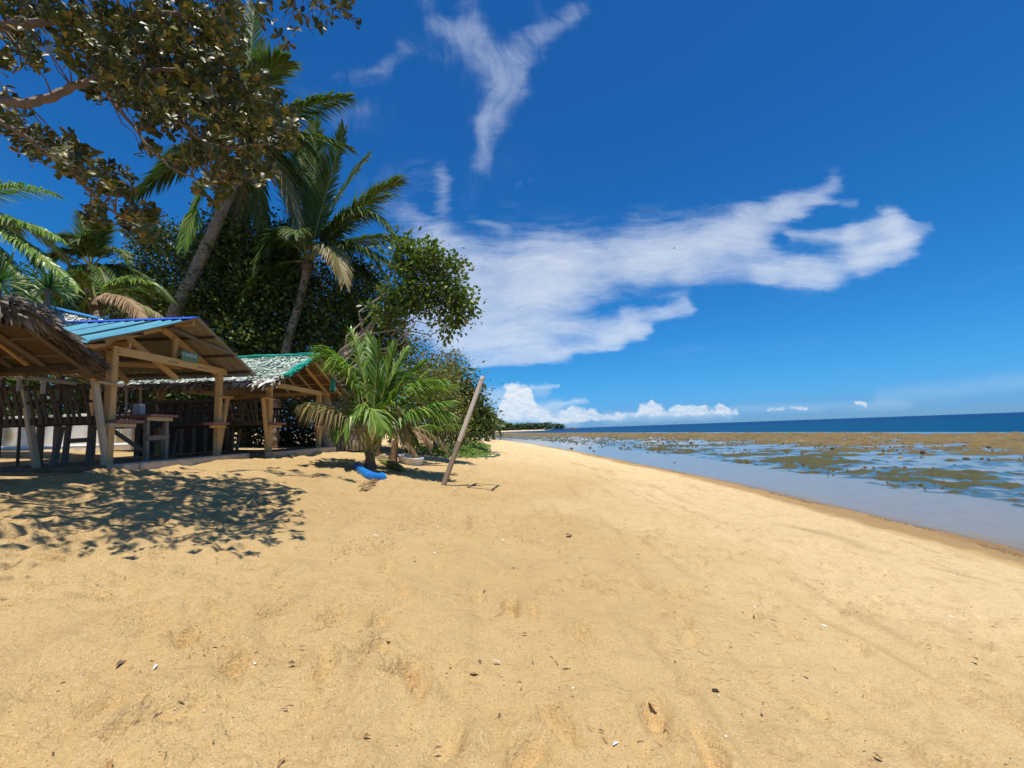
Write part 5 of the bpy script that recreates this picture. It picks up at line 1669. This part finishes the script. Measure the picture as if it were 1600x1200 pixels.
def inland_hut():
    g = np.random.default_rng(61)
    t = thing('inland_hut', 'pale thatch roof with blue ridge cloth showing behind the nearest hut', 'hut', P(80, 690, 12.5))
    a = P(40, 472, 13.5); b = P(-80, 476, 13.5); a2 = P(160, 500, 13.2); c = P(60, 530, 11.5); d = P(-120, 530, 11.5); c2 = P(150, 520, 12.3)
    mb = MB()
    for q in ((a, b, d, c), (a, c, c2, a2)):
        n = (q[1] - q[0]).cross(q[3] - q[0]).normalized()
        if n.z < 0: n = -n
        mb.quad(q); mb.quad([p - n * 0.05 for p in q][::-1])
    mb.build('roof', MAT['grey_thatch'], t)
    da = thatch_slope(g, a, b, c, d, 12, 60, 0.25, .1, 0.04, shag=1.2); db = thatch_slope(g, a, a2, c, c2, 12, 40, 0.25, .1, 0.04, shag=1.2)
    pos, dr, nr, sz = [np.concatenate([da[i], db[i]]) for i in range(4)]
    o = link('thatch', leaf_mesh('thatch', STRIP, pos - np.array(t.location), frames(len(pos), dr, nr), sz, MAT['grey_thatch']), t); o['kind'] = 'stuff'
    rb = MB()
    for k in range(5):
        off = Vector((0, -0.05 * k, 0.05 - 0.012 * k))
        rb.beam(b + off, a + off, 0.12, 0.03); rb.beam(a + off, a2 + off, 0.12, 0.03)
    rb.build('ridge_cloth', MAT['ridge_cloth'], t)
    for px in (10, 100):
        q = P(px, 505, 12.6)
        part_beam('post', MAT['dark_wood'], t, (q.x, q.y, ground(q.x, q.y)), q, 0.12, 0.12, up=(0, 1, 0))


MAT['ridge_cloth'] = plain('ridge_cloth', (0.06, 0.30, 0.62), (0.10, 0.38, 0.66), 3, 0.6, 0.1)
inland_hut()


def slabs():
    # concrete slab edge of the huts: broken into the lengths seen from the beach
    t = tag(bpy.data.objects.new('concrete_slab', None), kind='structure')
    COL.objects.link(t); t.location = (-7.3, 10, FL)
    R = random.Random(2)
    spans = [(8.55, 8.95), (8.96, 10.6), (10.61, 12.7)]
    for ya, yb in spans:
        part_beam('slab_edge', MAT['concrete'], t, (-7.36 + R.uniform(-.02, .02), ya, FL - 0.14), (-7.38, yb, FL - 0.14), 0.30, 0.28)
    for ya, yb in [(12.9, 14.6), (14.61, 17.1)]:
        part_beam('slab_edge', MAT['concrete'], t, (-6.78, ya, FL - 0.16), (-6.72 + R.uniform(-.03, .03), yb, FL - 0.16), 0.30, 0.32)
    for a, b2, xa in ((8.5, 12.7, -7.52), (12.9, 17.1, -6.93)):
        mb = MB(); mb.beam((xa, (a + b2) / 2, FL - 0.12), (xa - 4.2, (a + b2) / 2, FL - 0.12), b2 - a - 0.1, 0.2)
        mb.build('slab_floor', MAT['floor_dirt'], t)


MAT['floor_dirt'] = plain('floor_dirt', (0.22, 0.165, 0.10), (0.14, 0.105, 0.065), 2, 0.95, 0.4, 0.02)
slabs()


def back_wall():
    z0 = EYE - 0.12
    t = thing('boundary_wall', 'white plastered wall with brown stains seen under the benches', 'wall', (-15, 16, z0))
    mb = MB(); mb.beam((-24, 16, z0 + 0.55), (-12.9, 16, z0 + 0.55), 0.16, 1.3); mb.build('wall_panel', MAT['plaster'], t)
    mb = MB(); mb.beam((-12.85, 16.05, z0 + 0.22), (-11.5, 16.05, z0 + 0.22), 0.16, 0.8); mb.build('wall_panel', MAT['plaster'], t)
    for k in range(4):
        part_beam('pilaster', MAT['plaster'], t, (-22.5 + 3.1 * k, 15.89, z0 - 0.1), (-22.5 + 3.1 * k, 15.89, z0 + 1.28), 0.2, 0.06, up=(0, 1, 0))
    p = tag(part_tube('drain_pipe', MAT['pipe'], None, [(-24, 15.2, z0 + 0.12), (-17, 15.22, z0 + 0.10), (-12.6, 15.25, z0 + 0.08)], 0.07, 9), 'white plastic pipe lying along the foot of white wall', 'pipe')
    # green pot plant leaves by the rail
    q = P(38, 575, 9.8); q.z = ground(q.x, q.y)
    pl = thing('potted_plant', 'low green leafy plant peeping above the bamboo rail', 'plant', q)
    R = random.Random(77); mb = MB(); top = P(36, 588, 9.8)
    mb.tube([q, top], [0.03, 0.02], 6); mb.build('stem', MAT['bark'], pl)
    for k in range(34):
        az = k * 2.4; el = R.uniform(0.0, 0.8)
        d = Vector((math.cos(az) * math.cos(el) * 1.4, math.sin(az) * math.cos(el), math.sin(el)))
        c0 = top + Vector((R.uniform(-.35, .35), R.uniform(-.2, .2), R.uniform(-0.05, 0.02))); s = d.cross(Vector((0, 0, 1))).normalized() * 0.03
        l = R.uniform(0.16, 0.3)
        m2 = MB(); m2.quad([c0, c0 + d * l * 0.5 + s, c0 + d * l - Vector((0, 0, 0.05)), c0 + d * l * 0.5 - s]); m2.build('leaf', MAT['creeper_leaf'], pl)


back_wall()


# ------------------------------------------------------------------ things on the sand
def beach_things():
    R = random.Random(6)
    # leaning pole
    f = G(693, 758); top = P(754, 590, f.y + 0.12)
    t = thing('leaning_pole', 'weathered timber pole leaning to the right in the open sand', 'pole', f)
    d = (top - f)
    mb = MB(); mb.beam(f - d * 0.08, f + d * 0.40, 0.105, 0.098, up=(0, 1, 0), roll=0.3, taper=0.97); mb.build('lower_pole', MAT['old_pole'], t)
    mb = MB(); mb.beam(f + d * 0.398, top, 0.10, 0.093, up=(0, 1, 0), roll=0.3, taper=0.92); mb.build('upper_pole', MAT['grey_pole'], t)
    mb = MB(); mb.tube([top - d * 0.02, top + d * 0.012], [0.056, 0.056], 10); mb.build('end_cap', MAT['white_plastic'], t)
    part_tube('wire', MAT['wire'], t, [top - d * 0.01, top - d * 0.02 + Vector((0.09, 0, -0.2)), top + Vector((0.095, 0, -0.75))], 0.004, 5)
    # blue float, cut drum half buried round the young palm's foot
    c = G(580, 745)
    t = thing('blue_float', 'bright blue plastic float lying bent at foot of young palm', 'float', c + Vector((0, 0, 0)))
    pts = [G(556, 731), G(566, 741), G(578, 748), G(590, 751), G(600, 750)]
    mb = MB()
    rad = 0.115
    path = []
    for i in range(25):
        u = i / 24 * 4; k = min(int(u), 3); path.append(pts[k].lerp(pts[k + 1], u - k) + Vector((0, 0, 0.06)))
    mb.tube(path, [rad * (0.75 if i in (0, 24) else (0.93 if i in (1, 23) else 1.0)) * (0.94 if i % 4 == 0 else 1.0) for i in range(25)], 14)
    mb.build('body', MAT['blue_plastic'], t, True)
    for i in (3, 11, 12, 21):
        part_tube('band', MAT['blue_band'], t, [path[i], path[i] + (path[min(i + 1, 24)] - path[i]).normalized() * 0.05], rad * 1.06, 14)
    # green husk log
    a, b = G(596, 724), G(630, 738)
    t = tag(part_tube('husk_log', MAT['husk'], None, [a + Vector((0, 0, 0.05)), a.lerp(b, 0.15) + Vector((0, 0, 0.07)), a.lerp(b, 0.5) + Vector((0, 0, 0.08)), a.lerp(b, 0.85) + Vector((0, 0, 0.07)), b + Vector((0, 0, 0.05))], [0.06, 0.12, 0.13, 0.11, 0.07], 11),
            'mossy green log lying between blue float and white tub', 'log')
    # white tub
    a, b = G(628, 722), G(655, 729)
    c = (a + b) / 2
    t = thing('white_tub', 'white ribbed plastic tub resting on sand behind green log', 'tub', c)
    ax = (b - a); L = ax.length; ax.normalize(); sd = Vector((-ax.y, ax.x, 0)).normalized()
    mb = MB(); n = 28

    def ring(sc, z): return [c + ax * (math.copysign(abs(math.cos(q)) ** 0.6, math.cos(q)) * L * 0.5 * sc) + sd * (math.copysign(abs(math.sin(q)) ** 0.6, math.sin(q)) * 0.26 * sc) + Vector((0, 0, z + (0.0))) for q in (2 * math.pi * k / n for k in range(n))]
    rings = [ring(0.80, -0.06), ring(0.88, 0.10), ring(0.97, 0.235), ring(1.06, 0.24), ring(1.06, 0.27), ring(0.95, 0.27), ring(0.82, 0.10), ring(0.75, 0.02)]
    for A, B in zip(rings, rings[1:]):
        for i in range(n):
            j = (i + 1) % n; mb.quad([A[i], A[j], B[j], B[i]])
    mb.quad(rings[-1])
    mb.build('body', MAT['white_plastic'], t, True)
    rb = MB()
    for k in range(n):
        p, q = rings[0][k], rings[2][k]; o = (q - c); o.z = 0; o.normalize()
        rb.beam(p + o * 0.008, q + o * 0.008, 0.022, 0.014, up=o)
    rb.build('rib', MAT['white_plastic'], t)['kind'] = 'stuff'
    # green frame on the sand
    cs = [G(733, 713.5), G(750, 709), G(781, 711), G(770, 714.8)]
    t = thing('green_frame', 'flat green painted wooden frame lying on sand right of the pole', 'frame', sum(cs, Vector()) / 4)
    for p, q in zip(cs, cs[1:] + cs[:1]):
        part_beam('rail', MAT['green_paint'], t, p + Vector((0, 0, 0.04)), q + Vector((0, 0, 0.04)), 0.09, 0.06)
    # thin stick frame
    cs = [G(731, 762), G(744, 756.3), G(779, 759), G(769, 766)]
    t = thing('stick_frame', 'thin dark stick frame half sunk in sand beside the leaning pole', 'frame', sum(cs, Vector()) / 4)
    for k, (p, q) in enumerate(zip(cs, cs[1:] + cs[:1])):
        w = 0.04 if k % 2 == 0 else 0.014
        part_beam('stick', MAT['dark_wood'], t, p + Vector((0, 0, 0.012)), q + Vector((0, 0, 0.012)), w, w * 0.7)
    # fallen frond in front of the float
    t = thing('fallen_frond', 'dry palm frond lying on sand in front of blue float', 'palm frond', G(572, 762))
    add_frond(t, G(562, 770) + Vector((0, 0, 0.03)), G(572, 762) + Vector((0, 0, 0.10)), G(586, 752) + Vector((0, 0, 0.05)), 'dry_palm', nl=26, llen=0.25, hang=0.2, R=R, r0=0.016)
    # dead fronds heaped below the small palms
    for i, (p0, p1, lab) in enumerate([((668, 700), (712, 704), 'dead brown frond on sand under the small palms'), ((690, 707), (716, 714), 'dead grey frond nearest the leaning pole, behind it')]):
        t = thing('fallen_frond', lab, 'palm frond', G(*p0), 'dead fronds on the sand')
        add_frond(t, G(*p0) + Vector((0, 0, 0.05)), (G(*p0) + G(*p1)) / 2 + Vector((0, 0, 0.25)), G(*p1) + Vector((0, 0, 0.04)), 'dry_palm', nl=40, llen=0.5, hang=0.5, R=R, r0=0.02)
    # a husk, a stick, leaves seen singly on the open sand
    def lump(name, lab, cat, px, py, s, mat):
        c = G(px, py); mb = MB()
        mb.tube([c + Vector((-s, 0, s * .25)), c + Vector((-s * .5, .1 * s, s * .5)), c + Vector((s * .3, 0, s * .55)), c + Vector((s, -.2 * s, s * .2))], [s * .25, s * .55, s * .5, s * .15], 8)
        tag(mb.build(name, MAT[mat], None, True), lab, cat)
    lump('husk_piece', 'small dark husk in scuffed sand at the lower right of middle', 'husk', 1118, 1082, 0.022, 'ink')
    lump('husk_piece', 'dark crumb of husk on sand in front of the green frame', 'husk', 760, 717, 0.06, 'fibre')

    def dry_leaf(lab, px, py, L, an, mat='dry_leaf'):
        c = G(px, py) + Vector((0, 0, 0.012)); d = Vector((math.cos(an), math.sin(an), 0)); s = Vector((-d.y, d.x, 0)) * L * 0.22
        d.z = -0.125 * d.x if c.x > 0 else -0.145 * d.x
        s.z = -0.13 * s.x
        u = Vector((0, 0, L * 0.12))
        mb = MB(); mb.quad([c, c + d * L * .5 + u * .3, c + d * L * .5 + s + u, c + d * L * .2 + s * .7 + u * .6]); mb.quad([c + d * L * .5 + u * .3, c + d * L, c + d * L * .5 + s + u])
        mb.quad([c, c + d * L * .2 - s * .7 + u * .6, c + d * L * .5 - s + u, c + d * L * .5 + u * .3]); mb.quad([c + d * L * .5 + u * .3, c + d * L * .5 - s + u, c + d * L])
        tag(mb.build('dry_leaf', MAT[mat]), lab, 'leaf', 'dry leaves on the sand')
    dry_leaf('dark curled leaf on open sand, topmost of the single leaves', 885, 838, 0.16, 0.9, 'fibre')
    dry_leaf('small dark leaf on smooth sand left of the picture middle', 466, 1014, 0.05, 0.4, 'fibre')
    dry_leaf('tawny leaf on sand just above the small dark leaf', 504, 974, 0.06, 1.2)
    dry_leaf('brown leaf on the sand near the left edge', 73, 998, 0.06, 2.6, 'fibre')
    dry_leaf('narrow brown leaf pointing up at lower left', 205, 1114, 0.06, 0.8)
    dry_leaf('curled leaf in scuffed sand right of the picture middle', 733, 1056, 0.06, 0.2)
    dry_leaf('dark sliver leaf on sand low in the middle', 450, 1115, 0.05, 3.0, 'fibre')
    dry_leaf('brown curled leaf in the bottom left part of sand', 118, 1183, 0.06, 0.5)


MAT['old_pole'] = wood('old_pole', (0.36, 0.27, 0.19), (0.27, 0.20, 0.14), (0.16, 0.11, 0.08), 0.85)
MAT['grey_pole'] = wood('grey_pole', (0.66, 0.58, 0.47), (0.54, 0.46, 0.37), (0.34, 0.28, 0.22), 0.85)
MAT['blue_band'] = plain('blue_band', (0.02, 0.27, 0.66), (0.02, 0.22, 0.58), 4, 0.35, 0.04)
MAT['dry_leaf'] = plain('dry_leaf', (0.34, 0.19, 0.07), (0.24, 0.13, 0.05), 12, 0.6, 0.1)
beach_things()


def scatter():
    g = np.random.default_rng(99)
    # twigs, leaf bits and shell crumbs, too many to count
    V, F3, mi = [], [], []
    n = 0
    for k in range(3400):
        y = 1.5 + 22 * g.random() ** 1.9; x = g.uniform(-5.5, 7.5) if k % 3 else g.uniform(-3, 1.0) - 0.06 * y
        if k % 5 == 0:                   # the pebbly drift line running to the pole
            q = g.random(); p = G(730 - 190 * q + g.normal(0, 16), 780 + 90 * q + g.normal(0, 8)); x, y = p.x, p.y
        z = ground(x, y) + 0.012 + 0.012 * g.random()
        an = g.uniform(0, 6.28); kind = g.random()
        drift = k % 5 == 0
        if drift: L, w = g.uniform(0.006, 0.022), g.uniform(0.003, 0.008)
        elif kind < 0.6: L, w = g.uniform(0.015, 0.065), g.uniform(0.003, 0.009)
        else: L, w = g.uniform(0.006, 0.016), g.uniform(0.004, 0.009)
        d = np.array([math.cos(an), math.sin(an), -0.13 * math.cos(an)]); s = np.array([-d[1], d[0], 0.13 * d[1]]); c = np.array([x, y, z])
        up = np.array([0, 0, w * 1.3])
        V += [c - d * L / 2 - s * w / 2, c - d * L / 2 + s * w / 2, c + d * L / 2 + s * w / 4, c + d * L / 2 - s * w / 4, c + up + s * 0.2 * L * g.normal()]
        F3 += [(n, n + 1, n + 4), (n + 1, n + 2, n + 4), (n + 2, n + 3, n + 4), (n + 3, n, n + 4)]
        m = 2 if g.random() < 0.07 and not drift else (0 if g.random() < 0.55 else 1)
        mi += [m] * 4
        n += 5
    me = fast_mesh('beach_litter', np.array(V), [np.array(F3)], [MAT['fibre'], MAT['dry_leaf'], MAT['white_plastic']], False, mi)
    tag(link('beach_litter', me), 'scattered twigs, leaf bits and shell crumbs on the sand', 'litter', kind='stuff')
    # wrack along the waterline
    V, F3 = [], []
    n = 0
    for k in range(2200):
        y = 5 + 60 * g.random() ** 1.7
        x = 10.05 + 0.5 * float(fbm(0.0, y / 3.0, 3, 61)) + g.normal(0, 0.10) - float(bend(y))
        if vnoise(0.0, y / 1.3, 12) < -0.12: continue
        z = ground(x, y) + 0.015; an = g.uniform(0, 6.28); L = g.uniform(0.03, 0.11); w = g.uniform(0.01, 0.03)
        d = np.array([math.cos(an), math.sin(an), -0.1 * math.cos(an)]); s = np.array([-d[1], d[0], 0]); c = np.array([x, y, z])
        V += [c - d * L / 2, c + s * w / 2, c + d * L / 2, c - s * w / 2, c + np.array([0, 0, w])]
        F3 += [(n, n + 1, n + 4), (n + 1, n + 2, n + 4), (n + 2, n + 3, n + 4), (n + 3, n, n + 4)]
        n += 5
    me = fast_mesh('seaweed_wrack', np.array(V), [np.array(F3)], MAT['fibre'])
    tag(link('seaweed_wrack', me), 'broken line of brown seaweed wrack along the waterline', 'seaweed', kind='stuff')
    # creeper patch at the foot of the dark seaside tree
    pos, dr, nr, sz = [], [], [], []
    while len(pos) < 9000:
        y = g.uniform(20, 46); xe = P(768, 690, y).x - 0.5 * abs(g.normal()) - 0.02 * max(0, 30 - y) + 0.4 * float(fbm(y / 3, 0.0, 2, 5))
        xe = xe - max(0, 25 - y) * 0.25
        x = xe - abs(g.normal(0, 1.4))
        h = 0.05 + 0.35 * min(1, (xe - x) / 1.2) * g.random()
        pos.append((x, y, ground(x, y) + h)); dr.append(g.normal(0, 1, 3)); nr.append([g.normal(0, .5), g.normal(0, .5), 1]); sz.append(g.uniform(0.07, 0.14))
    me = leaf_mesh('beach_creeper', LEAF4, np.array(pos), frames(len(pos), np.array(dr), np.array(nr)), np.array(sz), MAT['creeper_leaf'])
    tag(link('beach_creeper', me), 'bright green creeper spreading over sand below the dark seaside tree', 'ground cover', kind='stuff')
    # loose coral lumps and weed tufts over the reef flat, beyond counting
    V, F4 = [], []
    n = 0
    for k in range(3200):
        y = 10 + 130 * g.random() ** 1.5; xb = g.uniform(16, 64); x = xb - float(bend(y))
        if vnoise(x / 3.0, y / 4.0, 33) < -0.05: continue
        r = g.uniform(0.03, 0.085) * (1 + y / 60); h = r * g.uniform(0.5, 1.1); c = np.array([x, y, SEA_Z + g.uniform(-0.03, 0.03)])
        ring = [c + np.array([math.cos(a) * r * g.uniform(.7, 1.3), math.sin(a) * r * g.uniform(.7, 1.3), -0.02]) for a in (0, 1.05, 2.1, 3.14, 4.19, 5.24)]
        top = [c + np.array([math.cos(a) * r * .5, math.sin(a) * r * .5, h * g.uniform(.7, 1.1)]) for a in (0.3, 2.4, 4.5)]
        V += ring + top
        F4 += [(n, n + 1, n + 6), (n + 1, n + 2, n + 6), (n + 2, n + 7, n + 6), (n + 2, n + 3, n + 7), (n + 3, n + 4, n + 7), (n + 4, n + 8, n + 7), (n + 4, n + 5, n + 8), (n + 5, n, n + 8), (n, n + 6, n + 8), (n + 6, n + 7, n + 8)]
        n += 9
    me = fast_mesh('reef_rubble', np.array(V), [np.array(F4)], MAT['rubble'])
    tag(link('reef_rubble', me), 'coral rubble and weed tufts strewn over the reef flat', 'rubble', kind='stuff')
    R = random.Random(12)

    def rock(px, py, w, h, mat, lab, grp='rocks on the reef flat'):
        c = onwater(px, py); k = c.y / F_PX
        rx, rz_ = w * k / 2 * 0.78, h * k * 0.8
        vs, fs = [], []
        nu, nv = 10, 6
        for j in range(nv + 1):
            ph = j / nv * math.pi * 0.55
            for i in range(nu):
                th = 2 * math.pi * i / nu
                r = 1 + 0.35 * float(vnoise(i * 0.9 + px, j * 1.1 + py, 3))
                vs.append((rx * math.sin(ph) * math.cos(th) * r * 1.1, rx * math.sin(ph) * math.sin(th) * r, rz_ * math.cos(ph) * r - 0.02))
        for j in range(nv):
            for i in range(nu):
                i2 = (i + 1) % nu; fs.append((j * nu + i, (j + 1) * nu + i, (j + 1) * nu + i2, j * nu + i2))
        me = fast_mesh('reef_rock', np.array(vs), [np.array(fs)], MAT[mat], True)
        o = link('reef_rock', me); o.location = c; tag(o, lab, 'rock', grp)
    rock(1442, 708, 9, 6, 'rock', 'darkest round rock standing in the blue pool at right')
    rock(1510, 717, 11, 3.5, 'rock', 'low flat dark rock in the pool at right, below and right of the round one')
    rock(1407, 715, 8, 4, 'pale_rock', 'pale rock in the pool left of the dark round one')
    rock(1301, 702, 8, 5, 'rock', 'brown weedy rock on the reef flat left of the pale rock')
    rock(1255, 727, 6, 5, 'rock', 'small brown rock where the near weed patches begin')
    rock(1412, 699, 7, 3, 'rock', 'small dark rock just above the dark round rock')
    rock(1545, 699, 7, 3, 'rock', 'small dark rock on bared weed near the right edge')
    rock(1504, 683, 9, 3, 'rock', 'dark hump far out on the bared reef at right')
    rock(1323, 683, 7, 3, 'rock', 'dark hump far out on the bared reef right of middle')
    rock(1026, 681, 8, 3, 'rock', 'dark weedy mound on the reef edge beyond the sand spit')
    rock(1080, 693, 7, 3.5, 'rock', 'black rock at the inner edge of the bared reef')
    rock(893, 701, 7, 2.5, 'rock', 'leftmost of the three dark rocks in the far blue pool')
    rock(922, 700, 6, 2.5, 'rock', 'middle of the three dark rocks in the far blue pool')
    rock(928, 705, 5, 2, 'rock', 'lowest of the three dark rocks in the far blue pool')
    rock(883, 679.5, 4, 2, 'rock', 'dark rock far out below the end of the headland')
    rock(921, 676.5, 6, 2, 'rock', 'dark rock on the farthest visible reef edge')
    rock(1054, 723, 4, 2, 'rock', 'tiny dark stone alone in the near shallows')
    # rocks off the point
    for k, (px, h) in enumerate(((884, 2.2), (889, 1.5), (893, 3.0), (898, 1.6), (903, 1.2))):
        c = P(px, 670.0, HD + 5 * k); c.z = SEA_Z
        w = 3.0 + (k % 2) * 1.5
        vs = []; fs = []
        for j in range(5):
            ph = j / 4 * math.pi * 0.5
            for i in range(8):
                th = 2 * math.pi * i / 8; r = 1 + 0.4 * float(vnoise(i * 1.3 + k * 7, j * 1.7, 8))
                vs.append((w * math.sin(ph) * math.cos(th) * r, w * math.sin(ph) * math.sin(th) * r, h * 1.3 * math.cos(ph) * r - 0.05))
        for j in range(4):
            for i in range(8):
                i2 = (i + 1) % 8; fs.append((j * 8 + i, (j + 1) * 8 + i, (j + 1) * 8 + i2, j * 8 + i2))
        o = link('point_rock', fast_mesh('point_rock', np.array(vs), [np.array(fs)], MAT['rock'], True)); o.location = c
        tag(o, ('wide dark rock in the sea nearest the tip of the wooded point', 'low dark rock second out from the tip of the wooded point', 'tallest dark rock in the middle of the row off the wooded point', 'low dark rock fourth out from the tip of the wooded point', 'outermost low rock in the sea off the wooded point')[k], 'rock', 'rocks off the wooded point')
    # bird in the cloud
    c = P(1053, 388, 60)
    b = thing('bird', 'small dark bird gliding in front of the long white cloud', 'bird', c)
    mb = MB(); mb.tube([c + Vector((-0.14, 0, 0)), c + Vector((0, 0, 0.01)), c + Vector((0.16, 0, 0))], [0.01, 0.05, 0.015], 7); mb.build('body', MAT['ink'], b, True)
    for s in (-1, 1):
        mb = MB(); mb.quad([c + Vector((0.07, 0, 0.02)), c + Vector((0.04, s * 0.2, 0.07)), c + Vector((-0.05, s * 0.36, 0.05)), c + Vector((-0.06, 0, 0.02))])
        mb.quad([c + Vector((-0.06, 0, 0.012)), c + Vector((-0.05, s * 0.36, 0.042)), c + Vector((0.04, s * 0.2, 0.062)), c + Vector((0.07, 0, 0.012))]); mb.build('wing', MAT['ink'], b)


scatter()
